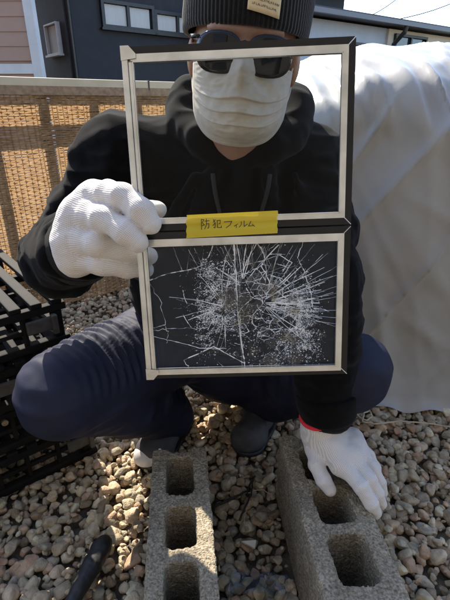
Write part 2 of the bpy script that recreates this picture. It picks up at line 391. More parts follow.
# ------------------------------------------------------------------ the ground
g = MB(); g.poly([(-600, -600, -.025), (600, -600, -.025), (600, 600, -.025), (-600, 600, -.025)])
ground = tag(g.build('ground', M['dirt']), kind='structure')

# footprints of things that stand in the gravel: (centre, half sizes, angle)
BL_A = math.radians(-6.0); BR_A = math.radians(-4.6)   # turn of the two blocks: near ends swing to the right
def blk_axes(a): return np.array([math.cos(-a), math.sin(-a) * 0 + 0, 0]), None
LB = dict(far=np.array([-.1015, .742]), d=np.array([.105, -.994]), w=.117, l=.39)
RB = dict(far=np.array([.1925, .785]), d=np.array([.080, -.997]), w=.135, l=.40)
for b in (LB, RB): b['d'] = b['d'] / np.linalg.norm(b['d']); b['c'] = b['far'] + b['d'] * b['l'] / 2
def in_block(x, y, m):
    for b in (LB, RB):
        q = np.array([x, y]) - b['c']; s_ = q @ b['d']; t_ = q[0] * -b['d'][1] + q[1] * b['d'][0]
        if abs(s_) < b['l'] / 2 + m and abs(t_) < b['w'] / 2 + m: return True
    return False

variants, low = [], []
for i, subd in [(i, q) for i in range(14) for q in (3, 2)]:
    random.seed(100 + i); RNG = np.random.default_rng(40 + i)
    bm = bmesh.new(); bmesh.ops.create_icosphere(bm, subdivisions=subd, radius=1.0)
    P = np.array([v.co for v in bm.verts]); 
    sc = np.array([1.0, random.uniform(.68, .95), random.uniform(.5, .78)])
    rad = 1 + .20 * noise(P, 1.1, i * 3.7) + .15 * noise(P, 2.3, i * 5.1) + .05 * noise(P, 5, i)
    for _ in range(11):                                      # worn flats
        d = RNG.normal(size=3); d /= np.linalg.norm(d); k = P @ d; lim = random.uniform(.55, .82)
        rad = np.where(k * rad > lim, rad * (1 + .95 * (lim / np.maximum(k * rad, 1e-6) - 1)), rad)
    P = P * rad[:, None] * sc
    Fc = [tuple(v.index for v in f.verts) for f in bm.faces]; bm.free()
    (variants if subd == 3 else low).append((P, np.array(Fc)))
vmesh = [mesh_from('stone', P * .017, Fc, M['stone']) for P, Fc in variants]
stones = []
def place(x, y, r, zc):
    if in_block(x, y, r * .55): return
    stones.append((x, y, zc, r, random.randrange(14), random.uniform(0, 6.28), random.gauss(0, .35), random.gauss(0, .35)))
y = .30
while y < 2.45:
    x = -1.5 + random.uniform(0, .02)
    while x < 1.15:
        r = random.choice((.0110, .0130, .0155, .0180, .0215)) * random.uniform(.9, 1.15)
        if not (x > .35 and y > 1.35):
            place(x + random.uniform(-.008, .008), y + random.uniform(-.008, .008), r, random.uniform(-.016, .000))
        x += .0255
    y += .0225
for _ in range(1500):
    x, y = random.uniform(-1.0, .95), random.uniform(.30, 1.7); r = random.uniform(.011, .023)
    place(x, y, r, random.uniform(.002, .012))
def vis(s):
    x, y, z = s[0], s[1], s[2] - CAMH; d = y * CP - z * SP; px = 225 + F * x / d; py = 300 - F * (y * SP + z * CP) / d
    if not (-5 < px < 455 and 395 < py < 605): return -1
    if px < 100 and py < 505 - .5 * px: return -1
    return s[3] / d + (.012 if s[2] > .001 else 0)
for _ in range(2600):
    x, y = random.uniform(-.8, .9), random.uniform(.30, 1.4); place(x, y, random.uniform(.0045, .010), random.uniform(-.004, .008))
stones.sort(key=vis, reverse=True)
rot = lambda a, b, c: np.array(Matrix.Rotation(a, 3, 'Z') @ Matrix.Rotation(b, 3, 'X') @ Matrix.Rotation(c, 3, 'Y'))
for s_ in stones[:300]:
    o = bpy.data.objects.new('stone', vmesh[s_[4]]); COL.objects.link(o); o.parent = ground
    o.location = s_[:3]; o.rotation_euler = Matrix(rot(*s_[5:8]).tolist()).to_euler(); o.scale = (s_[3] / .017,) * 3
AV, AF, AR, nv = [], [], [], 0
for s_ in stones[300:]:
    P, Fc = (variants if vis(s_) > 0 else low)[s_[4]]; R = rot(*s_[5:8])
    AV.append(P @ R.T * s_[3] + np.array(s_[:3])); AF.append(Fc + nv); AR.append(np.full(len(P), random.random())); nv += len(P)
gv = obj('gravel', np.concatenate(AV), np.concatenate(AF), M['stone']); fattr(gv.data, 'rnd', np.concatenate(AR))
tag(gv, 'tan, grey and pinkish rounded pebbles covering the yard ground', 'gravel', kind='stuff')

# ------------------------------------------------------------------ concrete blocks
def block(b, hs, seed, label, wall):
    l, wd, h = b['l'], b['w'], .19
    fd = Field((-wd / 2 - .02, -l / 2 - .02, -.02), (wd / 2 + .02, l / 2 + .02, h + .02), .0025)
    fd.box((0, 0, h / 2), (wd / 2, l / 2, h / 2), .004)
    for y0, y1 in hs:
        fd.box((0, (y0 + y1) / 2, h / 2), (wd / 2 - wall, abs(y1 - y0) / 2, h), .016, .003, 's')
    for sg in (-1, 1):                                       # mortar grooves on the two ends
        fd.box((0, sg * l / 2, h / 2), (wd / 2 - wall - .006, .011, h), .006, .003, 's')
    fd.roughen(.0016, 230, seed); fd.roughen(.0012, 60, seed + 9)
    V, Q = fd.mesh()
    a = math.atan2(b['d'][0], -b['d'][1])                    # local -Y runs along d (towards the camera)
    o = obj('concrete_block', V, Q, M['concrete']); o.location = (b['c'][0], b['c'][1], 0); o.rotation_euler = (0, 0, a)
    tag(o, label, 'concrete block', 'hollow concrete blocks on the gravel'); return o
def holes(b, pys, x):
    out = []
    for p0, p1 in pys:
        a0 = Wz(x, p0, .19)[:2] - b['c']; a1 = Wz(x, p1, .19)[:2] - b['c']; out.append((-(a0 @ b['d']), -(a1 @ b['d'])))
    return out
hl = holes(LB, ((456, 494), (505, 547), (561, 612)), 185)
hr = holes(RB, ((446, 478), (487, 523), (534, 587)), 340)
block(LB, hl, 1.3, 'hollow concrete block standing empty in front of the pale toe cap', .030)
block(RB, hr, 4.1, 'hollow concrete block with a white gloved hand resting on it', .033)

# ------------------------------------------------------------------ brown woven screen fence and its coping
FA = Wy(0, 79, 1.80); FD = np.array([.78, .626]); FN = np.array([FD[1], -FD[0]])
fence = empty('screen_fence', (FA[0], FA[1], 0)); tag(fence, 'brown woven screen fence with dark posts behind it and a cream top rail', 'fence')
capz = FA[2]
def fp(t, o, z): return np.array([FA[0] + FD[0] * t + FN[0] * o, FA[1] + FD[1] * t + FN[1] * o, z])
def facing(d): return np.array([[d[0], d[1], 0], [-d[1], d[0], 0], [0, 0, 1]])
T0, T1 = -2.2, 3.0
MB().box(fp((T0 + T1) / 2, -.03, capz - .008), ((T1 - T0) / 2, .040, .017), facing(FD), .005).build('top_rail', M['cap'], fence)
for k in range(3):
    t = .62 + (k - 1) * 1.0
    MB().box(fp(t, -.03, capz - .008), (.003, .043, .020), facing(FD)).build('rail_clip', M['blackplastic'], fence)
for k in range(24):
    t = T0 + .04 + k * .21
    MB().box(fp(t, -.046, (capz - .05) / 2), (.020, .016, (capz - .05) / 2), facing(FD), .004).build('post', M['post'], fence)
for z in (.22, .86): MB().box(fp((T0 + T1) / 2, -.098, z), ((T1 - T0) / 2, .014, .03), facing(FD)).build('back_rail', M['post'], fence)
SV, SQ = [], []
ztop = capz - .032; pitch_ = .0088; nseg = 230
zs = np.arange(.02, ztop, pitch_)
ts = np.linspace(T0, T1, nseg)
for ri, z in enumerate(zs):
    th = .0038 * random.uniform(.88, 1.12); n0 = len(SV)
    for i, t in enumerate(ts):
        sag = .012 * math.sin(t * 5.1 + z * 3) * (1 - z) + .006 * noise(np.array([[t * 3, z * 4, 0.]]), 1)[0]
        wob = .0022 * (1 if (i + ri) % 2 else -1); zz = z + .0010 * random.gauss(0, 1) + .006 * noise(np.array([[t * 5., z * 3., 2.]]), 1)[0] + .004 * math.sin(t * 2.3 + 1)
        for dz in (-th, th): SV.append(fp(t, sag + wob, zz + dz))
    for i in range(nseg - 1):
        a = n0 + i * 2; SQ.append((a, a + 2, a + 3, a + 1))
for t in np.arange(T0, T1, .021):
    n0 = len(SV); q = t + random.gauss(0, .003)
    for j, z in enumerate(zs):
        sag = .012 * math.sin(q * 5.1 + z * 3) * (1 - z); hw = .0016
        for dt in (-hw, hw): SV.append(fp(q + dt + .002 * math.sin(z * 9 + q * 40), sag + .0035, z))
    for j in range(len(zs) - 1):
        a = n0 + j * 2; SQ.append((a, a + 1, a + 3, a + 2))
sc = obj('woven_screen', np.array(SV), SQ, M['reed'], fence, False); sc['kind'] = 'stuff'
MB().box(fp((T0 + T1) / 2, .008, ztop - .004), ((T1 - T0) / 2, .004, .016), facing(FD)).build('screen_hem', mat('screen_hem', (.22, .15, .09), (.36, .26, .17), .9, 60), fence)

# ------------------------------------------------------------------ houses
def wall_quad(mb, c, d, s0, s1, z0, z1, off0, off1):
    n = np.array([d[1], -d[0]])                             # towards the viewer side
    cc = np.array([c[0] + d[0] * (s0 + s1) / 2 + n[0] * (off0 + off1) / 2, c[1] + d[1] * (s0 + s1) / 2 + n[1] * (off0 + off1) / 2, (z0 + z1) / 2])
    return mb.box(cc, (abs(s1 - s0) / 2, abs(off1 - off0) / 2, abs(z1 - z0) / 2), facing(d))
def window(parent, c, d, s0, s1, z0, z1, splits=(), curtain=True, fm='blackplastic', fw=.05):
    wdw = wall_quad(MB(), c, d, s0, s1, z0, z1, .004, .012).build('window', M['winglass'], parent)
    fr = MB()
    for a, b, e, f_ in ((s0 - fw, s1 + fw, z1, z1 + fw), (s0 - fw, s1 + fw, z0 - fw, z0), (s0 - fw, s0, z0, z1), (s1, s1 + fw, z0, z1)): wall_quad(fr, c, d, a, b, e, f_, .0, .07)
    for sp in splits: wall_quad(fr, c, d, sp - .025, sp + .025, z0, z1, .0, .06)
    f = fr.build('frame', M[fm], None); f.parent = wdw
    if curtain:
        edges = [s0, *splits, s1]
        for a, b in zip(edges[:-1], edges[1:]):
            cu = wall_quad(MB(), c, d, a + .03, b - .03, z0 + .01, z1 - .01, .014, .018).build('curtain', M['curtain'], None); cu.parent = wdw
    si = wall_quad(MB(), c, d, s0 - fw - .03, s1 + fw + .03, z0 - fw - .03, z0 - fw, .0, .10).build('sill', M[fm], None); si.parent = wdw
    wdw.location = -parent.location + wdw.location * 0
    return wdw

DC = Wy(62, 0, 8.0); DD = np.array([.77, .638]); DS = np.array([-.638, .77])
dh = empty('dark_house', (DC[0], DC[1], 0)); tag(dh, 'charcoal rendered house with a row of wide upper windows behind the fence', 'house')
HZ = 3.35
bm_ = MB(); fl = [DC[:2], DC[:2] + DD * 7, DC[:2] + DD * 7 + DS * 5, DC[:2] + DS * 5]
for a, b in zip(fl, fl[1:] + fl[:1]): bm_.poly([(*a, 0), (*b, 0), (*b, HZ), (*a, HZ)])
bm_.build('wall', M['darkwall'], dh)
rf = MB(); nrm = np.array([DD[1], -DD[0]])
o_ = DC[:2] - DD * .45 + nrm * .5
rr = [o_, o_ + DD * 8, o_ + DD * 8 - nrm * 6, o_ - nrm * 6]; mid0 = (rr[0] + rr[3]) / 2; mid1 = (rr[1] + rr[2]) / 2
rf.poly([(*rr[0], HZ), (*rr[1], HZ), (*mid1, HZ + 1.3), (*mid0, HZ + 1.3)]); rf.poly([(*rr[3], HZ), (*rr[2], HZ), (*mid1, HZ + 1.3), (*mid0, HZ + 1.3)])
rf.poly([(*p, HZ - .02) for p in rr]); rf.poly([(*rr[0], HZ), (*mid0, HZ + 1.3), (*rr[3], HZ)])
roof = rf.build('roof', M['roof'], dh)
gt = MB(); wall_quad(gt, DC, DD, -.45, 7.4, HZ - .12, HZ - .03, .44, .56); gto = gt.build('gutter', M['white_paint'], None); gto.parent = roof; gto.location = (0, 0, 0)
wb = [Wp(104, 25, DC, DD), Wp(151, 29, DC, DD), Wp(156, 31, DC, DD), Wp(186, 34, DC, DD)]; wt = [Wp(104, 4, DC, DD), Wp(151, 9, DC, DD)]; ms = Wp(128, 27, DC, DD)[0]
zb, zt = np.mean([q[1] for q in wb]), np.mean([q[1] for q in wt])
window(dh, DC, DD, wb[0][0], wb[1][0], zb, zt, (ms,))
s2 = wb[2][0]; window(dh, DC, DD, s2, s2 + (wb[1][0] - wb[0][0]), zb, zt - .05, (s2 + .5 * (wb[1][0] - wb[0][0]),))
for px in (73,):
    MB().tube([np.array([DC[0] + DD[0] * .06 + nrm[0] * .05, DC[1] + DD[1] * .06 + nrm[1] * .05, z]) for z in (0, 3.3)], .035).build('downpipe', M['blackplastic'], dh)
# side wall window
SD = -DS; a0 = Wp(48, 27, DC, SD); a1 = Wp(55, 54, DC, SD)
sw = sorted([a0[0], a1[0]]); window(dh, DC, SD, min(sw), min(sw) + max(.5, sw[1] - sw[0]), min(a0[1], a1[1]), max(a0[1], a1[1]), (), True, 'white_paint', .02)
MB().box((DC[0] + DS[0] * 2.5 - nrm[0] * 0, DC[1] + DS[1] * 2.5, HZ - .3), (2.6, .3, .04), facing(DS)).build('eave', M['roof'], dh)

SC = Wy(35, 40, 5.6); SDd = np.array([1.0, -.04]); SDd /= np.linalg.norm(SDd)
sh = empty('salmon_house', (SC[0], SC[1], 0)); tag(sh, 'salmon coloured house with horizontal lap siding and white corner trim', 'house')
sb = MB(); snr = np.array([SDd[1], -SDd[0]])
sbk = np.array([-.55, .84]) * 4; f2 = [SC[:2] - SDd * 4, SC[:2], SC[:2] + sbk, SC[:2] - SDd * 4 + sbk]
for a, b in zip(f2, f2[1:] + f2[:1]): sb.poly([(*a, 0), (*b, 0), (*b, 3.6), (*a, 3.6)])
sb.build('wall', M['salmon'], sh)
bp = .142; zband = Wp(20, 69, SC, SDd)[1]
tilt = math.radians(4)
for k in range(24):
    z = .05 + k * bp
    if abs(z + bp / 2 - zband) < .10: continue
    cc = np.array([SC[0] - SDd[0] * 2.0, SC[1] - SDd[1] * 2.0, z + bp / 2]) + np.array([*(snr * .012), 0])
    ax = np.array([[SDd[0], SDd[1], 0], [-SDd[1], SDd[0], 0], [0, 0, 1]])
    c_, s__ = math.cos(tilt), math.sin(tilt); ax2 = np.array([ax[0], c_ * ax[1] + s__ * ax[2] * -1, c_ * ax[2] + s__ * ax[1]])
    MB().box(cc, (1.99, .006, bp / 2 + .006), ax2).build('siding_board', M['salmon'], sh)
wall_quad(MB(), SC, SDd, -4, .03, zband - .05, zband + .05, .0, .035).build('trim_band', M['white_paint'], sh)
wall_quad(MB(), SC, SDd, -.06, .04, 0, 3.6, -.06, .04).build('corner_trim', M['white_paint'], sh)
wall_quad(MB(), SC, SDd, -4.3, .3, 3.6, 3.75, -1.2, .4).build('roof', M['roof'], sh)

# pale house beyond the tarp
KD = np.array([.82, .572]); KC = Wy(388, 40, 11.0); KN = np.array([KD[1], -KD[0]])
wh = empty('pale_house', (KC[0], KC[1], 0)); tag(wh, 'pale house with a cream wing and dark overhanging roof under blue sky', 'house')
eave = [Wp(313, 8, KC, KD), Wp(450, 32, KC, KD)]; EZ = np.mean([q[1] for q in eave]) - .10
wall_quad(MB(), KC, KD, -3.6, -.002, 0, EZ - .02, -5, -.06).build('wall', M['houseshade'], wh)
wall_quad(MB(), KC, KD, 0, 6, 0, EZ - .03, -5, .0).build('wing_wall', M['housecream'], wh)
wr = MB(); e0 = KC[:2] - KD * 4.0 + KN * .35; e1 = KC[:2] + KD * 6.5 + KN * .35
k0 = e0 - KN * 3.6; k1 = e1 - KN * 3.6; b0 = e0 - KN * 7.0; b1 = e1 - KN * 7.0
for dz in (0, .10): 
    wr.poly([(*e0, EZ + dz), (*e1, EZ + dz), (*k1, EZ + .2 + dz), (*k0, EZ + .2 + dz)]); wr.poly([(*b0, EZ + dz), (*b1, EZ + dz), (*k1, EZ + .2 + dz), (*k0, EZ + .2 + dz)])
wr.poly([(*e0, EZ), (*e1, EZ), (*e1, EZ + .10), (*e0, EZ + .10)])
for p, q, r_ in ((e0, k0, b0), (e1, k1, b1)):
    wr.poly([(*p, EZ), (*q, EZ + .2), (*q, EZ + .30), (*p, EZ + .10)]); wr.poly([(*r_, EZ), (*q, EZ + .2), (*q, EZ + .30), (*r_, EZ + .10)])
wroof = wr.build('roof', M['roof'], wh)
gb = MB(); wall_quad(gb, KC, KD, -4.0, 6.5, EZ - .02, EZ + .06, .352, .43); gbo = gb.build('gutter', mat('gutter_grey', (.16, .16, .17), None, .5), None); gbo.parent = wroof; gbo.location = (0, 0, 0)
q0, q1 = Wp(353, 56, KC, KD), Wp(366, 46, KC, KD); window(wh, KC - np.array([*(KN * .06), 0]), KD, q0[0] - .05, q1[0] + .15, q0[1], q1[1], ((q0[0] + q1[0]) / 2 + .05,), False, 'blackplastic', .05)
q0, q1 = Wp(393, 53, KC, KD), Wp(424, 40, KC, KD); window(wh, KC, KD, q0[0], q1[0], q0[1] - .2, q1[1], ((q0[0] + q1[0]) / 2,), False, 'blackplastic', .05)
pp = [np.array([*(KC[:2] + KD * .05 + KN * o), z]) for o, z in ((.39, EZ - .02), (.37, EZ - .12), (.12, EZ - .34), (.06, EZ - .6), (.06, 0))]
MB().tube(pp, .045).build('downpipe', M['blackplastic'], wh)
an = empty('roof_antenna', (0, 0, 0)); tag(an, 'thin metal antenna standing on the dark roof of the pale house', 'antenna')
ab = np.array([*(KC[:2] - KD * .6 - KN * 2.85), EZ + .36])
an.location = ab
MB().tube([ab, ab + [0, 0, 1.1]], .012).build('mast', M['cable'], an)
for k in range(4): MB().tube([ab + [-.25, .1, .6 + .12 * k], ab + [.25, -.1, .6 + .12 * k]], .008).build('element', M['cable'], an)
for i, (p, q) in enumerate((((395, 20), (500, -22)), ((355, 22), (420, -22)))):
    a_ = Wy(*p, 13.8); b_ = Wy(*q, 14.5); a_ = np.array([a_[0], a_[1], max(a_[2], EZ + .2)])
    pts = [a_ + (b_ - a_) * t - np.array([0, 0, .15 * math.sin(math.pi * t)]) for t in np.linspace(0, 1, 9)]
    o = MB().tube(pts, .012, 6).build('overhead_wire', M['cable'])
    tag(o, ('thin dark overhead wire leaving the pale house above its cream wing', 'thin dark overhead wire rising beside the roof antenna')[i], 'wire', 'overhead wires above the pale house')

# unseen house added behind the camera so the glass has something dark to reflect
bh = empty('added_house', (0, -2.6, 0)); tag(bh, 'plain grey brown house wall added behind the camera for the glass to reflect', 'house')
MB().box((0, -4.6, 2.6), (7, 2.0, 2.6)).build('wall', mat('grey_brown_render', (.15, .135, .12), (.18, .165, .145), .85, 5, .3, 60, .005), bh)
MB().box((0, -4.6, 5.3), (7.5, 2.5, .09)).build('roof', M['roof'], bh)
for x_ in (-2.6, 2.4): MB().box((x_, -2.592, 1.4), (.9, .012, .95)).build('window', M['winglass'], bh)

# ------------------------------------------------------------------ white tarp over a bulky load
def tarp():
    nu, nv_ = 260, 240
    # profile (distance towards the back from the front foot, height), front foot to back foot
    prof = np.array([(-.06, .0), (-.02, .03), (.0, .10), (.01, .40), (.015, .70), (.03, .86), (.07, .935), (.16, .985), (.30, 1.035), (.50, 1.06), (.85, 1.05), (1.0, .95), (1.05, .6), (1.07, 0)])
    d = np.r_[0, np.cumsum(np.linalg.norm(np.diff(prof, axis=0), axis=1))]; d /= d[-1]
    v = np.linspace(0, 1, nv_) ** .8
    py_, pz = np.interp(v, d, prof[:, 0]), np.interp(v, d, prof[:, 1])
    for _ in range(3): py_[1:-1] = (py_[:-2] + 2 * py_[1:-1] + py_[2:]) / 4; pz[1:-1] = (pz[:-2] + 2 * pz[1:-1] + pz[2:]) / 4
    u = np.linspace(0, 1, nu)
    X = .06 + 2.16 * u
    V = np.zeros((nu, nv_, 3))
    fd = np.array([1.0, -.10])                                    # the front runs to the right and slightly nearer
    for i in range(nu):
        t = X[i]; edge = np.clip((t - .06) / .48, 0, 1); e3 = math.sqrt(max(0, 1 - (1 - edge) ** 2.2)); ed = np.clip((t - .06) / .14, 0, 1); e2 = math.sqrt(max(0, 1 - (1 - ed) ** 2.2))
        hgt = .74 + .26 * e3 + .015 * np.clip(t - .5, 0, 1)
        base_y = 1.16 + .10 * (1 - e2) - .08 * (t - .4)
        V[i, :, 0] = t + .0 * py_; V[i, :, 1] = base_y + py_ * (.55 + .45 * e2) + .25 * (1 - e2) * 1; V[i, :, 2] = pz * hgt
    P = V.reshape(-1, 3); U = P[:, 0]; Z = P[:, 2]
    N_ = np.zeros_like(V); du = np.gradient(V, axis=0); dv = np.gradient(V, axis=1); N_ = np.cross(du, dv); N_ /= np.linalg.norm(N_, axis=2, keepdims=True) + 1e-9; N_ = N_.reshape(-1, 3)
    if N_[nv_ * 100 + 40, 1] > 0: N_ = -N_
    # folds: long slanted drape folds on the front, short gathers along the top edge
    fr = np.clip((.93 - Z) / .1, 0, 1)
    s1 = noise(np.c_[(U * 5.2 - Z * 1.1), Z * .9, U * 0], 1, 2.1); s2_ = noise(np.c_[(U * 11 + Z * 2.6), Z * 1.6, U * 0], 1, 7.7); s3 = noise(np.c_[(U * 3.0 + Z * 5.5), Z * 2, U * 0], 1, 4.4)
    rid = lambda x: 1 - np.abs(x) * 2
    s4 = noise(np.c_[(U * 7 - Z * 4.5), Z * 1.2, U * 0], 1, 15.5)
    D = fr * (.030 * s1 + .012 * rid(s2_) + .014 * s3 + .016 * np.maximum(0, rid(s4)) ** 3)
    tp = np.exp(-((Z - .90) / .085) ** 2)
    g1 = noise(np.c_[U * 22 + Z * 7, Z * 3.0, U * 0], 1, 9.3); g2 = noise(np.c_[U * 9 - Z * 6, Z * 2, U * 0], 1, 12.2)
    D += tp * (.018 * rid(g1) + .022 * g2)
    tops = np.clip((Z - .9) / .08, 0, 1); D += tops * (.010 * noise(np.c_[U * 12, P[:, 1] * 9, U * 0], 1, 3.3) + .006 * rid(noise(np.c_[U * 20 + P[:, 1] * 12, P[:, 1] * 5, U * 0], 1, 6.6)))
    for (a_, b_, c_, of, am) in ((13, 7, 1.5, 1.0, .007), (9, -5, 1.2, 4.0, .008), (20, 16, 3.0, 8.0, .004), (5, 9, 1.0, 13.0, .009)):
        D += am * np.maximum(0, 1 - 3.2 * np.abs(noise(np.c_[U * a_ + Z * b_, Z * c_, P[:, 1] * 2], 1, of))) ** 1.5 * np.clip(.4 + noise(P, 3.0, of), 0, 1)
    P = P + N_ * D[:, None] * np.clip(Z / .06, 0, 1)[:, None]
    P[:, 2] = np.maximum(P[:, 2], .004 + .012 * (noise(np.c_[U * 14, U * 0, U * 0], 1) + 1))
    Q = [(i * nv_ + j, (i + 1) * nv_ + j, (i + 1) * nv_ + j + 1, i * nv_ + j + 1) for i in range(nu - 1) for j in range(nv_ - 1)]
    Q.append(tuple(j for j in range(nv_)))
    return P, Q
V, Q = tarp(); o = obj('tarp_cover', V, Q, M['tarp']); o.data.polygons[len(o.data.polygons) - 1].use_smooth = False
tag(o, 'large whitish tarpaulin draped over a bulky load beside the crouching person', 'tarpaulin')

# ------------------------------------------------------------------ stack of black plastic pallets
PC = np.array([-.345, .925]); PE = np.array([-.78, -.626]); PN = np.array([-.626, .78])
def pallet_parts():
    """local: x along the front from the right corner, y to the back, z up; 0.72 x 0.50 x 0.118"""
    L_, Dp, H_ = .72, .50, .118
    parts = []
    for k in range(16):
        x = .02 + k * .0453
        parts.append(('deck_slat', MB().box((x, Dp / 2, H_ - .006), (.0125, Dp / 2, .006), None, .003)))
    for yy in (.012, Dp / 2, Dp - .012):
        parts.append(('deck_rail', MB().box((L_ / 2, yy, H_ - .022), (L_ / 2, .010, .0095), None, .003)))
        parts.append(('bottom_rail', MB().box((L_ / 2, yy, .010), (L_ / 2, .012, .010), None, .004)))
        parts.append(('middle_rail', MB().box((L_ / 2, yy + .002, .052), (L_ / 2 - .01, .006, .0055), None, .002)))
    for yy in (.012, Dp - .012):
        for k in range(10):
            x = .022 + k * .075
            parts.append(('post', MB().box((x, yy + .004, .0525), (.005 if k % 3 else .012, .010, .0325), None, .003)))
    for x in (.02, L_ / 2, L_ - .02): parts.append(('cross_rail', MB().box((x, Dp / 2, .031), (.012, Dp / 2 - .03, .008), None, .003)))
    return parts
def bracket():
    mb = MB(); mb.box((.045, -.006, .066), (.032, .005, .016), None, .004); mb.box((.015, -.009, .062), (.007, .008, .024), None, .004); return mb
proto = {}
for k, (off, turn, sh_, lab) in enumerate(((0, 0, 0, 'black plastic slatted pallet lying on the gravel at the bottom of the stack'), (.012, .02, .01, 'black plastic slatted pallet resting directly on the bottom pallet of the stack'),
                                 (-.008, -.025, .03, 'black plastic slatted pallet lying directly under the topmost pallet'), (.015, .03, .015, 'black plastic slatted pallet topmost in the stack by the fence'))):
    e = empty('plastic_pallet', (0, 0, 0)); e['_local'] = 1
    tag(e, lab, 'pallet', 'black plastic pallets in the stack')
    base = PC + PE * (.01 + sh_) + PN * off
    z0 = .006 + k * .1185
    e.location = (base[0], base[1], z0); e.rotation_euler = (0, 0, math.atan2(PE[1], PE[0]) + turn); e.scale = (1, -1, 1)
    if not proto:
        for nme, mb in pallet_parts():
            o = mb.build(nme, M['pallet'], e); proto.setdefault(nme, []).append(o.data)
        proto['_br'] = bracket().build('corner_bracket', mat('grey_bracket', (.035, .033, .03), (.07, .065, .058), .7, 60), e).data
        sc_ = MB().tube([(0, -.004, 0), (0, .004, 0)], .0075, 12); proto['_sc'] = sc_.build('screw', M['screw'], e).data
        e.children[-1].location = (.24, -.004, .09)
    else:
        for nme, ms_ in proto.items():
            if nme[0] == '_': continue
            for me in ms_: link(nme, me, e)
        if k != 1: link('corner_bracket', proto['_br'], e).location = (.02 if k == 3 else .10, 0, 0)
        link('screw', proto['_sc'], e).location = (.09 + .1 * k, -.004, .09)
del_ = [o for o in bpy.data.objects if '_local' in o]

# ------------------------------------------------------------------ the person
person = empty('person', (.02, .98, 0)); tag(person, 'crouching person in black hoodie, beanie and face mask holding up a framed pane', 'person')
HC = np.array([.030, .768, .962])
HR = np.array((Matrix.Rotation(math.radians(5), 3, 'Y') @ Matrix.Rotation(math.radians(-2), 3, 'Z') @ Matrix.Rotation(math.radians(4), 3, 'X')))
def hp(x, y, z): return HC + HR @ np.array([x, y, z])
J = dict(neck=np.array([.03, .845, .835]), chest=np.array([.02, .93, .70]), belly=np.array([.02, 1.03, .50]), pelvis=np.array([.02, 1.11, .22]),
         Rs=np.array([-.198, .875, .79]), Ls=np.array([.160, .90, .775]), Re=np.array([-.328, .80, .610]), Le=W(322, 275, .79),
         Rw=W(84, 246, .645), Lw=Wz(327, 404, .330), Rh=np.array([-.10, 1.10, .29]), Lh=np.array([.13, 1.11, .27]),
         Rk=W(62, 392, .83), Lk=W(349, 371, .90), Ra=np.array([-.155, .99, .11]), La=np.array([.120, 1.06, .11]),
         Rt=np.array([-.20, .875, .03]), Lt=np.array([.055, .925, .03]))
# body: one continuous surface under the clothes
fb = Field((-.42, .58, -.01), (.42, 1.30, 1.12), .0045)
fb.ell(hp(0, .008, .035), (.076, .096, .092), HR); fb.ell(hp(0, -.022, -.045), (.065, .070, .080), HR, .03); fb.ell(hp(0, -.062, -.100), (.028, .028, .022), HR, .02)
for sx in (-1, 1):
    fb.ell(hp(sx * .034, -.050, -.036), (.029, .032, .031), HR, .02); fb.ell(hp(sx * .079, .008, -.012), (.010, .020, .032), HR, .006)
    fb.ell(hp(sx * .032, -.096, .004), (.016, .012, .012), HR, .012, 's')
fb.ell(hp(0, -.078, .024), (.055, .022, .014), HR, .015); fb.cap(hp(0, -.092, .004), hp(0, -.112, -.036), .008, .013, .01); fb.ell(hp(0, -.090, -.066), (.024, .010, .007), HR, .006)
fb.cap(hp(0, .025, -.06), J['neck'], .054, .060, .03); fb.cap(J['neck'], J['chest'], .075, .11, .05); fb.cap(J['chest'], J['belly'], .12, .12, .05); fb.cap(J['belly'], J['pelvis'], .12, .125, .05)
for s_ in 'RL':
    fb.cap(J['neck'] + [0, .02, -.03], J[s_ + 's'], .05, .052, .04); fb.cap(J[s_ + 's'], J[s_ + 'e'], .046, .036, .02); fb.cap(J[s_ + 'e'], J[s_ + 'w'], .036, .025, .02)
    fb.cap(J['pelvis'], J[s_ + 'h'], .10, .085, .04); fb.cap(J[s_ + 'h'], J[s_ + 'k'], .078, .052, .03); fb.cap(J[s_ + 'k'], J[s_ + 'a'], .05, .034, .02); fb.cap(J[s_ + 'a'], J[s_ + 'a'] - [0, 0, .06], .034, .026, .02); fb.cap(J[s_ + 'a'] - [0, 0, .06], J[s_ + 't'], .026, .02, .02)
V, Q = fb.mesh(); V = relax(V, Q, 2, .4); obj('body', V, Q, M['skin'], person)
for sx in (-1, 1):
    bm = bmesh.new(); bmesh.ops.create_uvsphere(bm, u_segments=16, v_segments=10, radius=.0115)
    for v in bm.verts: v.co = v.co + Vector(hp(sx * .032, -.082, .004))
    me = bpy.data.meshes.new('eye'); bm.to_mesh(me); bm.free(); me.materials.append(M['tooth']); link('eye', me, person)

# hoodie
fh = Field((-.46, .56, .14), (.46, 1.34, 1.02), .0045)
fh.cap(J['chest'], J['belly'], .150, .155, .05); fh.cap(J['belly'], J['pelvis'] + [0, .0, .06], .155, .15, .05)
fh.cap(J['neck'] + [0, .05, -.05], J['chest'], .105, .14, .05); fh.cap((-.07, .96, .50), (.10, .97, .48), .15, .15, .05)
for s_ in 'RL':
    fh.cap(J['neck'] + [0, .035, -.03], J[s_ + 's'], .062, .072, .05); fh.cap(J[s_ + 's'], J[s_ + 'e'], .079 if s_ == 'R' else .072, .064, .03); fh.cap(J[s_ + 'e'], J[s_ + 'w'], .062, .047 if s_ == 'R' else .057, .02)
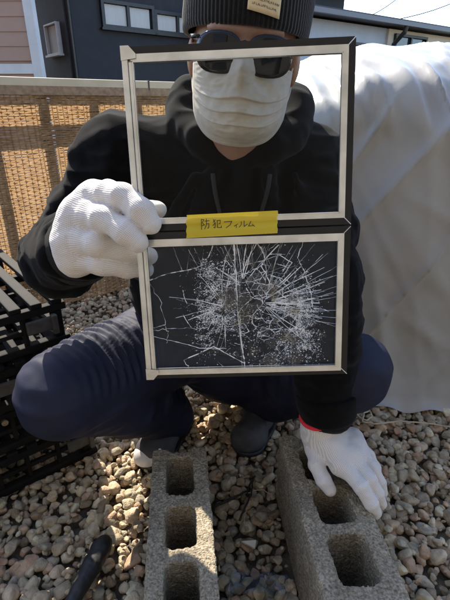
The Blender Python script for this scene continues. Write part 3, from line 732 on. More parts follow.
# hood bunched round the neck
ring = []
for a in np.linspace(0, 2 * math.pi, 25):
    rx, ry = .100, .092; c = J['neck'] + np.array([0, .025, .012])
    ring.append(c + np.array([rx * math.sin(a), -ry * math.cos(a), .030 - .062 * math.cos(a) * (1 if math.cos(a) > 0 else .5)]))
rr_ = [.022 + .016 * (1 - math.cos(a)) / 2 for a in np.linspace(0, 2 * math.pi, 25)]
for i in range(24): fh.cap(ring[i], ring[i + 1], rr_[i], rr_[i + 1], .012)
for sx in (-1, 1):
    up_z = .0 if sx < 0 else -.045
    fh.cap(J['neck'] + [sx * .085, .03, .035 + up_z], J['neck'] + [sx * .098, .07, .075 + up_z], .026, .022, .02)
    fh.cap(J['neck'] + [sx * .098, .06, .05 + up_z], J['neck'] + [sx * .02, .13, .02], .028, .04, .03)
fh.cap(J['neck'] + [0, .0, .05], hp(0, .02, -.02), .066, .075, .012, 's')
fh.ell(hp(0, -.02, -.04), (.072, .09, .09), HR, .012, 's'); fh.ell(hp(-.012, -.05, -.130), (.060, .062, .048), HR, .02, 's')
# sleeve folds
def ringfold(f_, a, b, ts_, r, th, seed):
    a, b = np.array(a), np.array(b); ax = (b - a) / np.linalg.norm(b - a); u = np.cross(ax, [0.3, .2, .9]); u /= np.linalg.norm(u); v = np.cross(ax, u); rg = random.Random(seed)
    for t in ts_:
        c = a + (b - a) * t; a0 = rg.uniform(0, 6.28); ext = rg.uniform(2.2, 4.2); sl_ = rg.uniform(-.03, .03); n = 9; rad = r(t)
        pts = [c + ax * sl_ * math.sin(k / (n - 1) * 3.1) + rad * (math.cos(a0 + ext * k / (n - 1)) * u + math.sin(a0 + ext * k / (n - 1)) * v) for k in range(n)]
        for k in range(n - 1):
            w0 = th * math.sin(math.pi * (k + .3) / (n - .4)); w1 = th * math.sin(math.pi * (k + 1.3) / (n - .4)); f_.cap(pts[k], pts[k + 1], max(w0, .002), max(w1, .002), .016)
ringfold(fh, J['Rs'], J['Re'], np.linspace(.15, .95, 7), lambda t: .066 - .008 * t, .012, 3)
ringfold(fh, J['Re'], J['Rw'], np.linspace(.05, .95, 10), lambda t: .058 - .014 * t, .010, 5)
ringfold(fh, J['Ls'], J['Le'], np.linspace(.2, .95, 6), lambda t: .066 - .008 * t, .012, 8)
ringfold(fh, J['Le'], J['Lw'], np.linspace(.1, .68, 7), lambda t: .058 - .014 * t, .009, 9)
ringfold(fh, J['chest'], J['belly'], np.linspace(.2, .95, 5), lambda t: .148, .014, 12)
for x0 in (-.12, -.07, .0, .07, .13):
    fh.cap(J['neck'] + [x0 * .7, -.075, -.06], J['chest'] + [x0 * 1.2, -.145, -.05], .008, .012, .03)
V, Q = fh.mesh(); V = relax(V, Q, 1, .4); Nn = normals(V, Q)
V = V + Nn * (.005 * noise(V, 14, 3.3) + .006 * (1 - 2.2 * np.abs(noise(V * [1.3, .8, .7], 13, 6.1))) + .003 * (1 - 2 * np.abs(noise(V * [.7, 1.2, 1.4], 27, 1.1))))[:, None]
hood = obj('hoodie', V, Q, M['hoodie'], person)
hv = V
for sx, zz, dx in ((-.045, .165, .012), (.040, .15, -.004)):
    pts = []
    for t in np.linspace(0, 1, 16):
        x_, z_ = J['neck'][0] + sx + dx * t + .006 * math.sin(4.5 * t + sx * 40), J['neck'][2] - .055 - zz * t
        mm = (np.abs(hv[:, 0] - x_) < .007) & (np.abs(hv[:, 2] - z_) < .007)
        pts.append(np.array([x_, hv[mm, 1].min() - .002 if mm.any() else .8, z_]))
    for _ in range(2): pts = [pts[0]] + [(pts[i - 1] + 2 * pts[i] + pts[i + 1]) / 4 for i in range(1, 15)] + [pts[15]]
    dr = MB().tube(pts, .0038, 8).build('drawstring', M['cord'], None, True); dr.parent = hood
for s_, wd in (('R', .052), ('L', .059)):
    a, b = J[s_ + 'e'], J[s_ + 'w']; ax = (b - a) / np.linalg.norm(b - a)
    mb = MB(); pts = [b + ax * t for t in (-.040, -.034, -.01, .014, .022, .024)]; mb.tube(pts, [wd + .004, wd + .006, wd + .002, wd, wd - .001, wd - .006], 28)
    cu = mb.build('cuff', M['hoodie'], None, True); cu.parent = hood

# trousers
ft = Field((-.46, .56, .02), (.46, 1.30, .62), .0034)
ft.cap(J['pelvis'], J['belly'] + [0, .02, -.06], .15, .15, .04)
for s_ in 'RL':
    ft.cap(J['pelvis'], J[s_ + 'h'], .14, .125, .04); ft.cap(J[s_ + 'h'], J[s_ + 'k'], .130, .080, .03); ft.cap(J[s_ + 'k'] + [0, .012, -.01], J[s_ + 'a'] + [0, -.01, -.02], .079, .068, .03)
    k_, h_ = J[s_ + 'k'], J[s_ + 'h']
    ringfold(ft, k_ + [0, .03, .0], h_, np.linspace(.05, .62, 5), lambda t: .072 + .044 * t, .009, 21 + ord(s_))
    ringfold(ft, k_, J[s_ + 'a'], np.linspace(.12, .9, 5), lambda t: .074 - .016 * t, .010, 31 + ord(s_))
V, Q = ft.mesh(); V = relax(V, Q, 1, .4); Nn = normals(V, Q)
# parallel creases over the bent thigh, shaped to imitate stripes of sunlight
kk, hh = J['Rk'], J['Rh']; ax = (hh - kk) / np.linalg.norm(hh - kk); q = V - kk; t = q @ ax
m_ = np.exp(-((t - .105) / .095) ** 2) * np.clip(Nn[:, 2] * 1.3, 0, 1) * (V[:, 0] < -.02)
V = V + Nn * (m_ * .0095 * np.sin(2 * math.pi * (t + .25 * q[:, 0] + .010 * noise(V, 9, 4)) / .025))[:, None]
kk, hh = J['Lk'], J['Lh']; ax = nrm_l = (hh - kk) / np.linalg.norm(hh - kk); q = V - kk; t = q @ ax
m_ = np.exp(-((t - .10) / .10) ** 2) * (V[:, 0] > .05)
V = V + Nn * (m_ * .0050 * np.sin(2 * math.pi * (t + .5 * q[:, 2] + .02 * noise(V, 9, 1.7)) / .042))[:, None]
V = V + Nn * (.006 * noise(V * [1, 1.6, .7], 11, 8.3) + .003 * (1 - 2 * np.abs(noise(V * [.6, 1.0, 1.8], 16, 5.1))) + .001 * noise(V, 45, 2.1))[:, None]
V = relax(V, Q, 6, .5)
obj('trousers', V, Q, M['trousers'], person)

# beanie: ribbed cap with turned-up cuff
def beanie():
    na, V, Q = 96 * 5, [], []
    prof = [(.094, .012), (.1005, .010), (.1035, .016), (.1045, .035), (.104, .060), (.1025, .074), (.0985, .078), (.097, .076), (.0985, .090), (.096, .110), (.088, .130), (.072, .146), (.045, .156), (.02, .159), (.004, .160)]
    pr = np.array(prof); d = np.r_[0, np.cumsum(np.linalg.norm(np.diff(pr, axis=0), axis=1))]; s_ = np.linspace(0, d[-1], 60); R_, Z_ = np.interp(s_, d, pr[:, 0]), np.interp(s_, d, pr[:, 1])
    for j in range(60):
        for i in range(na):
            a = 2 * math.pi * i / na; rib = .0007 * (1 if j > 1 else .3) * (R_[j] / .1) * math.sin(96 * a)
            r = R_[j] + rib + .0015 * math.sin(3 * a + Z_[j] * 30); sag = .010 * math.cos(a) * (1 - Z_[j] / .16)
            V.append(hp(r * .93 * math.sin(a), .008 - r * 1.10 * math.cos(a) , Z_[j] + .016 + .010 * math.cos(a) * (1 if j < 40 else .3) - .010))
    for j in range(59):
        for i in range(na): a, b = j * na + i, j * na + (i + 1) % na; Q.append((a, b, b + na, a + na))
    Q.append(tuple(59 * na + i for i in range(na)))
    return np.array(V), Q
V, Q = beanie(); bn = obj('beanie', V, Q, M['beanie'], person)
def on_beanie(x, z, off): 
    r = .1062 + off; a = math.asin(x / (r * .93)); return hp(x, .008 - r * 1.10 * math.cos(a), z + .016 + .010 * math.cos(a) - .010)
pv, pq = [], []
for i in range(13):
    for j in range(7): pv.append(on_beanie(-.001 + .042 * i / 12 , .028 + .036 * j / 6 - .006 * i / 12, .0015))
for i in range(12):
    for j in range(6): a = i * 7 + j; pq.append((a, a + 7, a + 8, a + 1))
pt = obj('patch', np.array(pv), pq, M['patch'], bn)
sm = pt.modifiers.new('thick', 'SOLIDIFY'); sm.thickness = .0012; sm.offset = 1
tx = MB(); rg = random.Random(3)
for li, (z, x0, x1, hh_) in enumerate(((.0545, .012, .029, .0012), (.0480, .003, .037, .0022), (.0420, .0025, .038, .0026), (.0360, .005, .036, .0022))):
    x = x0
    while x < x1:
        wd = rg.uniform(.0010, .0018); zz = z - .006 * (x + .001) / .042
        for (xa, za, xb, zb_) in rg.choice((((0, -1, 0, 1), (0, 1, 1, 1), (0, 0, 1, 0)), ((0, -1, 0, 1), (1, -1, 1, 1), (0, 0, 1, 0)), ((0, -1, 0, 1), (0, -1, 1, -1)), ((0, 1, 1, 1), (.5, 1, .5, -1)), ((0, -1, .5, 1), (.5, 1, 1, -1)))):
            A_, B_ = on_beanie(x + xa * wd, zz + za * hh_ / 2, .0032), on_beanie(x + xb * wd, zz + zb_ * hh_ / 2, .0032); t_ = B_ - A_; t_ /= np.linalg.norm(t_) + 1e-9; n_ = np.cross(t_, HR @ np.array([0, -1, 0])) * .00022
            tx.poly([A_ - n_, B_ - n_, B_ + n_, A_ + n_])
        x += wd + rg.choice((.0006, .0006, .0006, .0014))
tx.build('print', M['ink'], None).parent = pt

# face mask with pleats
def mask():
    nu, nv_ = 70, 120; V, Q = [], []
    for i in range(nu):
        u = -1 + 2 * i / (nu - 1)
        for j in range(nv_):
            v = j / (nv_ - 1)                                   # 0 top .. 1 bottom
            a = u * 1.12
            top = -.014 + .012 * math.exp(-(u / .28) ** 2) - .008 * abs(u) ** 2; bot = -.128 + .040 * abs(u) ** 2.6
            z = top + (bot - top) * v
            rx = .0815; c = .86 * math.cos(a) + .14 * (1 - abs(u) ** 1.35)
            ry = .104 + .008 * math.sin(math.pi * min(1, v * 1.1))
            nose = .018 * math.exp(-(u / .16) ** 2) * math.exp(-((v - .16) / .22) ** 2)
            chin = -.034 * (max(0, v - .74) / .26) ** 1.4
            pl = 0; q = (v - .30) / .145                         # folded pleats: sharp lower lip, long slope back
            if 0 <= q < 3: pl = .0062 * (q % 1) ** 1.6 * (1 - .55 * abs(u) ** 2)
            wire_ = .0010 * math.exp(-((v - .06) / .02) ** 2) * (abs(u) < .5)
            hem = .0008 * (v < .035 or v > .965 or abs(u) > .94)
            n3 = np.array([[u * 2.6, v * 6, .3], [u * 6 + v * 3, v * 11, 1.3]]); nz = noise(n3, 1.4, 5.0)
            cr_ = .0030 * nz[0] + .0013 * (1 - 2 * abs(nz[1]))
            V.append(hp(rx * math.sin(a) * (1 - .04 * v), -.006 - (ry + nose + pl + wire_ + hem + cr_) * c - chin * -c * -1 * .8, z))
    for i in range(nu - 1):
        for j in range(nv_ - 1): a = i * nv_ + j; Q.append((a, a + 1, a + nv_ + 1, a + nv_))
    return np.array(V), Q
V, Q = mask(); mk = obj('face_mask', V, Q, M['mask'], person); sm = mk.modifiers.new('thick', 'SOLIDIFY'); sm.thickness = .0012; sm.offset = 0
for sx in (-1, 1):
    for z0, z1 in ((-.034, -.004), (-.075, -.038)):
        pts = [hp(sx * (.067 + .012 * math.sin(t * 1.6)), -.045 + .062 * t, z0 + (z1 - z0) * t) for t in np.linspace(0, 1, 8)]
        MB().tube(pts, .0018, 6).build('ear_loop', M['mask'], None, True).parent = mk

# sunglasses
gl = None
lensV = {}
def lens(sx):
    V, Q = [], []; n = 28
    cx, cz, rx_, rz_ = sx * .034, -.006, .030, .0235
    for rr__ in np.linspace(0, 1, 8):
        for k in range(n):
            a = 2 * math.pi * k / n; e = 2.6
            x = cx + rx_ * rr__ * np.sign(math.cos(a)) * abs(math.cos(a)) ** (2 / e) ; z = cz + rz_ * rr__ * np.sign(math.sin(a)) * abs(math.sin(a)) ** (2 / e) * (1 if math.sin(a) > 0 else 1.05)
            V.append(hp(x, -.116 + 4.6 * x * x + 1.0 * (z - cz) ** 2, z))
    for i in range(7):
        for k in range(n): a, b = i * n + k, i * n + (k + 1) % n; Q.append((a, b, b + n, a + n))
    return np.array(V), Q, [V[7 * n + k] for k in range(n)]
gl = empty('sunglasses_dummy'); bpy.data.objects.remove(gl)
fr_ = MB(); lns = []
for sx in (-1, 1):
    V, Q, rim = lens(sx); lns.append((V, Q)); fr_.tube(rim + [rim[0]], .0016, 6)
    fr_.tube([hp(sx * .062, -.098, .010), hp(sx * .074, -.080, .010), hp(sx * .080, -.02, .010), hp(sx * .081, .03, .0)], [.0025, .003, .0025, .0022], 6)
fr_.tube([hp(-.008, -.115, .005), hp(0, -.117, .008), hp(.008, -.115, .005)], .002, 6)
sg = fr_.build('sunglasses', M['lens'], person, True)
for V, Q in lns: o = obj('lens', V, Q, M['lens'], None); o.parent = sg; o.modifiers.new('thick', 'SOLIDIFY').thickness = .0015

# gloves
def glove(fingers, palm, e1, e2, wrist_pts, wrist_r, name='glove', rough_seed=0, fr=.0132):
    allp = np.array([p for f in fingers for p in f['p']] + list(wrist_pts))
    fg = Field(allp.min(0) - .045, allp.max(0) + .045, .0018)
    for a, b, ra, rb in palm: fg.cap(a, b, ra, rb, .018)
    fg.chain(wrist_pts, wrist_r, .012)
    tmp = fg.F.copy(); out = fg.F
    for f in fingers:
        fg.F = np.full(fg.n, .1, np.float32); fg.chain(f['p'], f['r'], .006); fn = fg.F
        base = np.array(f['p'][0]); k = .014
        d1 = out; # blend fingers with the palm softly, between each other sharply
        h = np.clip(.5 + .5 * (tmp - fn) / k, 0, 1); bl = tmp + (fn - tmp) * h - k * h * (1 - h)
        k2 = .0032; h = np.clip(.5 + .5 * (d1 - bl) / k2, 0, 1); out = d1 + (bl - d1) * h - k2 * h * (1 - h)
    fg.F = out
    V, Q = fg.mesh(); V = relax(V, Q, 1, .4); Nn = normals(V, Q)
    V = V + Nn * (.0010 * noise(V, 60, rough_seed) + .0006 * noise(V, 150, rough_seed + 3))[:, None]
    me = mesh_from(name, V, Q, M['glove']); o = link(name, me, person)
    # knit coordinates: along and across the nearest finger or the palm
    best = np.full(len(V), 1e9); ku = V @ e1; kv = V @ e2
    for f in fingers:
        P_ = [np.array(p) for p in f['p']]; acc = 0
        for a, b in zip(P_[:-1], P_[1:]):
            v = b - a; L_ = np.linalg.norm(v); t = np.clip(((V - a) @ v) / L_ ** 2, 0, 1); c = a + t[:, None] * v; dd = np.linalg.norm(V - c, axis=1) - f['r'][1]
            m = dd < best; u = np.cross(v / L_, [0, 0, 1.0]); u /= np.linalg.norm(u); w_ = np.cross(v / L_, u); q = V - c
            ang = np.arctan2(q @ w_, q @ u) * f['r'][1]
            near = m & (dd < .006)
            ku = np.where(near, acc + t * L_, ku); kv = np.where(near, ang, kv); best = np.where(m, dd, best); acc += L_
    fattr(me, 'ku', ku); fattr(me, 'kv', kv)
    return o
def nrm_(v): return v / np.linalg.norm(v)
r0 = [.0150, .0150, .0142, .0125]
Rf = [dict(p=[W(95, 200, .597), W(108, 195, .574), W(122, 197, .556), W(141, 210, .544), W(151, 224, .546)], r=[.0180, .0190, .0172, .0160, .0135]),
      dict(p=[W(80, 217, .600), W(92, 216, .576), W(104, 219, .556), W(126, 232, .545), W(138, 242, .547)], r=[.0180, .0185, .0170, .0158, .0132]),
      dict(p=[W(73, 240, .603), W(86, 241, .584), W(98, 244, .570), W(125, 251, .592), W(149, 256, .604)], r=[.0180, .0182, .0168, .0148, .0118]),
      dict(p=[W(76, 259, .609), W(100, 264, .585), W(125, 268, .602), W(146, 270, .612)], r=[.0160, .0150, .0135, .0110]),
      dict(p=[W(88, 230, .625), W(112, 214, .628), W(140, 209, .618), W(158, 210, .606)], r=[.018, .0160, .0145, .0120])]
Rw_ = W(84, 244, .640)
Rp = [(Rw_, f['p'][0], .026, r) for f, r in zip(Rf[:4], (.022, .022, .022, .020))] + [(Rf[i]['p'][0], Rf[i + 1]['p'][0], .0205, .0205) for i in range(3)] + [(Rw_, Rf[4]['p'][0], .026, .02)]
gR = glove(Rf, Rp, nrm_(Rf[1]['p'][1] - Rf[1]['p'][0]), nrm_(Rf[3]['p'][0] - Rf[0]['p'][0]), [W(82, 246, .61), Rw_, J['Rw'] + nrm_(J['Re'] - J['Rw']) * .03], [.030, .032, .032], rough_seed=2)
gR['label'] = 'white knit glove gripping the left bar of the framed pane'
Lf = [dict(p=[Wz(341, 464, .242), Wz(361, 487, .230), Wz(371, 503, .205), Wz(376, 513, .178)], r=[.0155, .0140, .0130, .0108]),
      dict(p=[Wz(350, 456, .246), Wz(369, 479, .232), Wz(377, 494, .205), Wz(381, 504, .176)], r=[.0155, .0142, .0132, .0110]),
      dict(p=[Wz(354, 446, .244), Wz(372, 468, .230), Wz(379, 482, .205), Wz(382, 492, .176)], r=[.0150, .0138, .0128, .0108]),
      dict(p=[Wz(352, 438, .240), Wz(368, 456, .226), Wz(375, 468, .203), Wz(378, 478, .178)], r=[.0140, .0125, .0115, .0100]),
      dict(p=[Wz(315, 448, .240), Wz(316, 465, .229), Wz(324, 481, .214), Wz(330, 490, .200)], r=[.0170, .0150, .0142, .0125])]
Lw_ = Wz(319, 431, .268)
Lp = [(Lw_, f['p'][0], .025, r) for f, r in zip(Lf[:4], (.018, .0185, .018, .017))] + [(Lf[i]['p'][0], Lf[i + 1]['p'][0], .0165, .0165) for i in range(3)] + [(Lw_, Lf[4]['p'][0], .025, .019)]
gL = glove(Lf, Lp, nrm_(Lf[1]['p'][1] - Lf[1]['p'][0]), nrm_(np.cross(Lf[1]['p'][1] - Lf[1]['p'][0], [0, 0, 1.])), [Wz(330, 445, .258), Lw_, Wz(318, 423, .292)], [.028, .031, .033], rough_seed=6)
gL['label'] = 'white knit glove with red cuff edge resting on the concrete block'
# ribbed glove cuff and its red edge
cax = nrm_(Wz(318, 421, .298) - Lw_); cu_ = nrm_(np.cross(cax, [1, 0, 0])); cv_ = np.cross(cax, cu_)
cv, cq = [], []; na = 120; c0 = Lw_ + cax * .0
for j, t in enumerate(np.linspace(-.004, .046, 16)):
    for i in range(na):
        a = 2 * math.pi * i / na; r = .0320 + .0012 * math.sin(26 * a) + .0015 * j / 15; cv.append(Lw_ + cax * t + r * (math.cos(a) * cu_ + math.sin(a) * cv_))
for j in range(15):
    for i in range(na): a, b = j * na + i, j * na + (i + 1) % na; cq.append((a, b, b + na, a + na))
cf = obj('ribbed_cuff', np.array(cv), cq, M['glove'], gL); cf.parent = gL; cf.location = (0, 0, 0)
fattr(cf.data, 'ku', np.array(cv) @ cax); fattr(cf.data, 'kv', [(.0335 * 2 * math.pi * (i % na) / na) for i in range(len(cv))])
rp = [Lw_ + cax * .046 + .0335 * (math.cos(a) * cu_ + math.sin(a) * cv_) for a in np.linspace(0, 2 * math.pi, 41)]
rd = MB().tube(rp, .0040, 8).build('red_edge', M['red'], None, True); rd.parent = gL

# shoes
def shoe(a, t, label, seed, white):
    a, t = np.array(a), np.array(t); d = nrm_(np.array([t[0] - a[0], t[1] - a[1], 0])); sd = np.array([-d[1], d[0], 0])
    heel = np.array([a[0], a[1], 0]) - d * .055; toe = np.array([t[0], t[1], 0]) + d * .015
    f_ = Field(np.minimum(heel, toe) - [.09, .09, .0], np.maximum(heel, toe) + [.09, .09, .17], .0035)
    f_.cap(heel + [0, 0, .045], heel + d * .10 + [0, 0, .050], .036, .040, .02); f_.cap(heel + d * .10 + [0, 0, .050], toe - d * .035 + [0, 0, .040], .042, .040, .02)
    f_.cap(toe - d * .05 + sd * .012 + [0, 0, .038], toe - d * .03 - sd * .01 + [0, 0, .036], .038, .036, .02); f_.cap(heel + d * .035 + [0, 0, .06], heel + d * .045 + [0, 0, .125], .04, .042, .02)
    f_.box(((heel + toe) / 2 + [0, 0, -.05]), (.4, .4, .058), .002, .004, 's')
    V, Q = f_.mesh(); V = relax(V, Q, 1, .4); o = obj('shoe', V, Q, M['shoe'], person); o['label'] = label
    so_ = Field(np.minimum(heel, toe) - [.09, .09, .02], np.maximum(heel, toe) + [.09, .09, .06], .004)
    so_.cap(heel + [0, 0, .012], heel + d * .10 + [0, 0, .012], .044, .046, .01); so_.cap(heel + d * .10 + [0, 0, .012], toe - d * .04 + [0, 0, .012], .046, .048, .01)
    so_.box((heel + toe) / 2 + [0, 0, -.06], (.4, .4, .058), .001, .003, 's'); so_.box((heel + toe) / 2 + [0, 0, .08], (.4, .4, .062), .001, .003, 's')
    V2, Q2 = so_.mesh(); s2o = obj('sole', V2, Q2, M['rubber'], None); s2o.parent = o
    if white:
        fc = Field(toe - [.1, .1, .0], toe + [.1, .1, .12], .003); fc.cap(toe - d * .040 + sd * .014 + [0, 0, .036], toe - d * .018 - sd * .010 + [0, 0, .032], .041, .036, .01)
        fc.ell(toe - d * .10 + [0, 0, .05], (.068, .068, .12), None, .01, 's'); fc.ell(toe - d * .05 + [.055, .01, .05], (.05, .06, .12), None, .01, 's'); fc.box(toe + [0, 0, -.04], (.3, .3, .062), .001, .003, 's')
        V3, Q3 = fc.mesh(); tc_ = obj('toe_cap', V3, Q3, M['toecap'], None); tc_.parent = o; tc_['label'] = 'pale grey white rubber toe cap'
    for k in range(5):
        p = heel + d * (.10 + .018 * k) + [0, 0, .088 - .006 * k]; lc = MB().tube([p + sd * .026 - [0, 0, .006], p + [0, 0, .006], p - sd * .026 - [0, 0, .006]], .0028, 6).build('lace', M['beanie'], None, True); lc.parent = o
shoe(J['Ra'], J['Rt'], 'dark shoe with pale toe cap behind the concrete block', 1, True)
shoe(J['La'], J['Lt'], 'dark shoe between the two concrete blocks', 2, False)

# ------------------------------------------------------------------ the taped pair of framed panes
PTL, PTR, PBL = np.array([-.13146, .59626, .95054]), np.array([.14831, .59263, .96141]), np.array([-.10997, .50930, .53550])
EX = nrm_(PTR - PTL); EYr = PTL - PBL; HT = np.linalg.norm(EYr); EY = nrm_(EYr - EX * (EYr @ EX)); EZ_ = np.cross(EX, EY)      # EZ_ faces the camera
WD = .280
win = empty('framed_pane_pair', tuple(PBL)); tag(win, 'two framed glass panes joined by yellow tape, the lower one shattered, held up', 'window frame')
def fl_(u, v, n=0.0): return PBL + EX * u + EY * v + EZ_ * n
FAX = np.array([EX, EY, EZ_])
def bar(u0, u1, v0, v1, n0, n1, name, m, bev=.0012, parent=win):
    return MB().box(fl_((u0 + u1) / 2, (v0 + v1) / 2, (n0 + n1) / 2), (abs(u1 - u0) / 2, abs(v1 - v0) / 2, abs(n1 - n0) / 2), FAX, bev).build(name, m, parent)
def mitre(pts, n0, n1, name, m, parent=win):
    mb = MB(); k = len(pts); a = [fl_(u, v, n0) for u, v in pts]; b = [fl_(u, v, n1) for u, v in pts]
    mb.poly(a[::-1]); mb.poly(b)
    for i in range(k): mb.poly([a[i], a[(i + 1) % k], b[(i + 1) % k], b[i]])
    return mb.build(name, m, parent)
VM = .2045                                                       # the joint between the two units
for lo_, hi_, top in ((0.0, VM - .001, False), (VM + .001, HT, True)):
    bt = .0088; sv = .0078 if top else .0082
    lb = .0125                                                   # wide left bar
    # black edge bars with mitred corners: top, right, bottom
    u1 = WD; ul = .004
    mitre([(ul, hi_), (u1, hi_), (u1 - bt, hi_ - bt), (ul, hi_ - bt)], -.012, -.001, 'edge_bar', M['blackframe'])
    mitre([(u1, hi_), (u1, lo_), (u1 - bt, lo_ + bt), (u1 - bt, hi_ - bt)], -.012, -.0012, 'edge_bar', M['blackframe'])
    mitre([(ul, lo_), (u1, lo_), (u1 - bt, lo_ + (bt if top else .006)), (ul, lo_ + (bt if top else .006))], -.012, -.001, 'edge_bar', M['blackframe'])
    lb0 = lo_ + (bt if top else .006)
    for (ua, va), (ub, vb) in (((u1 - .0003, hi_ - .0003), (u1 - bt, hi_ - bt)), ((u1 - .0003, lo_ + .0003), (u1 - bt, lo_ + bt))):
        MB().tube([fl_(ua, va, -.0008), fl_(ub, vb, -.0008)], .0006, 6).build('mitre_line', M['silver'], win)
    iu0, iu1, iv0, iv1 = lb, u1 - bt - sv * .8, lb0 + sv * .78, hi_ - bt - sv
    ou0, ou1, ov0, ov1 = .001, u1 - bt, lb0, hi_ - bt
    mitre([(ou0, ov1), (ou1, ov1), (iu1, iv1), (iu0, iv1)], -.009, .0012, 'frame_bar', M['silver'])
    mitre([(ou1, ov1), (ou1, ov0), (iu1, iv0), (iu1, iv1)], -.009, .0013, 'frame_bar', M['silver'])
    mitre([(ou1, ov0), (ou0, ov0), (iu0, iv0), (iu1, iv0)], -.009, .0012, 'frame_bar', M['silver'])
    bar(.0, .0078, lo_, hi_, -.011, .0022, 'frame_bar', M['silver'], .002); bar(.0080, iu0, iv0, iv1, -.009, .0012, 'inner_bar', M['silver'], .0015)
    # thin bright bead round the glass
    for a, b, c, d_ in ((iu0, iu1, iv0 - .0, iv0 + .0016), (iu0, iu1, iv1 - .0016, iv1), (iu0, iu0 + .0016, iv0, iv1), (iu1 - .0016, iu1, iv0, iv1)):
        bar(a, b, c, d_, -.004, .0018, 'bead', M['silver'], .0004)
    # folded tab at the outer corner
    tv = hi_ if top else lo_; sgn = -1 if top else 1
    mitre([(.0, tv), (.010, tv), (.018, tv + sgn * .009), (.018, tv + sgn * .014), (.0, tv + sgn * .016)], .0023, .0034, 'corner_tab', M['silver'])
    if top:
        gp = MB().box(fl_((iu0 + iu1) / 2, (iv0 + iv1) / 2, -.006), ((iu1 - iu0) / 2 + .004, (iv1 - iv0) / 2 + .004, .0012), FAX).build('glass_pane', M['glass'], win); gp['label'] = 'clear intact upper glass pane'
    else: lowr = (iu0, iu1, iv0, iv1)
iu0, iu1, iv0, iv1 = lowr
cp = MB().box(fl_((iu0 + iu1) / 2, (iv0 + iv1) / 2, -.006), ((iu1 - iu0) / 2 + .004, (iv1 - iv0) / 2 + .004, .0012), FAX).build('glass_pane', M['filmglass'], win); cp['label'] = 'shattered lower glass pane with white cracks'
# cracks on the pane, in picture-like pane coordinates (0..1, v down)
def cuv(u, v, n=-.0045): return fl_(iu0 + u * (iu1 - iu0), iv1 - v * (iv1 - iv0), n)
ck = MB(); rg = random.Random(17)
def crack(pts, wd, jag=.008, sub=6):
    jag *= .45
    P_ = []
    for (a, b) in zip(pts[:-1], pts[1:]):
        for k in range(sub):
            t = k / sub; j = 0 if k == 0 else jag; P_.append((a[0] + (b[0] - a[0]) * t + rg.gauss(0, j), a[1] + (b[1] - a[1]) * t + rg.gauss(0, j * 1.2)))
    P_.append(pts[-1]); P_ = [(min(max(p, 0), 1), min(max(q_, 0), 1)) for p, q_ in P_]
    n = len(P_)
    for i in range(n - 1):
        A_, B_ = cuv(*P_[i]), cuv(*P_[i + 1]); t_ = B_ - A_; L_ = np.linalg.norm(t_)
        if L_ < 1e-5: continue
        nn = np.cross(t_ / L_, EZ_); w0 = wd * .55 * rg.uniform(.3, 1.35); up_ = EZ_ * .0004
        ck.poly([A_ - nn * w0, B_ - nn * w0, B_ + up_, A_ + up_]); ck.poly([A_ + up_, B_ + up_, B_ + nn * w0, A_ + nn * w0])
C1 = (.60, .50)
# long radial cracks to the right
for e, wd in (((1.0, .20), .0005), ((1.0, .27), .0004), ((1.0, .36), .0005), ((1.0, .44), .0004), ((1.0, .55), .0006), ((1.0, .61), .0005), ((1.0, .66), .0004), ((.88, .03), .0005), ((.80, .02), .0006), ((.95, .10), .0005)):
    st = (C1[0] + .5 * (e[0] - C1[0]) * .25, C1[1] + (e[1] - C1[1]) * .2); md = ((st[0] + e[0]) / 2, (st[1] + e[1]) / 2 + .02); crack([st, md, e], wd, .004, 5)
# the big ones
crack([(.0, .27), (.10, .22), (.23, .19), (.28, .17), (.33, .08), (.355, .0)], .0009, .006)
crack([(.14, .02), (.18, .20)], .0004, .003); crack([(.22, .04), (.27, .19)], .0005, .003); crack([(.25, .03), (.29, .17)], .0004, .003); crack([(.36, .18), (.43, .26), (.46, .29)], .0006)
crack([(.46, .0), (.465, .3), (.47, .6), (.49, .86), (.50, 1.0)], .0013, .003); crack([(.455, .0), (.458, .35), (.475, .7), (.485, 1)], .0005, .004); crack([(.475, .0), (.48, .5), (.495, 1.0)], .0004, .004)
crack([(.46, .27), (.53, .23), (.60, .18), (.62, .14), (.60, .04), (.57, .0)], .0010, .007)
crack([(.60, .18), (.64, .30), (.68, .38), (.74, .45)], .0010, .006); crack([(.64, .07), (.69, .0)], .0006); crack([(.82, .0), (.79, .13), (.83, .25), (.86, .40), (.87, .52), (.96, .56)], .0009, .007)
crack([(.0, .65), (.07, .63), (.06, .45), (.0, .28)], .0006); crack([(.0, .67), (.10, .66), (.20, .66), (.30, .66)], .0006); crack([(.0, .72), (.12, .77), (.25, .83), (.40, .84)], .0008, .005); crack([(.07, .64), (.08, .70), (.07, .78)], .0005)
crack([(.16, .93), (.33, .82), (.50, .97)], .0011, .004); crack([(.16, .93), (.19, 1.0)], .0006); crack([(.48, .42), (.54, .42), (.60, .45)], .0009); crack([(.33, .43), (.43, .32), (.47, .29)], .0006)
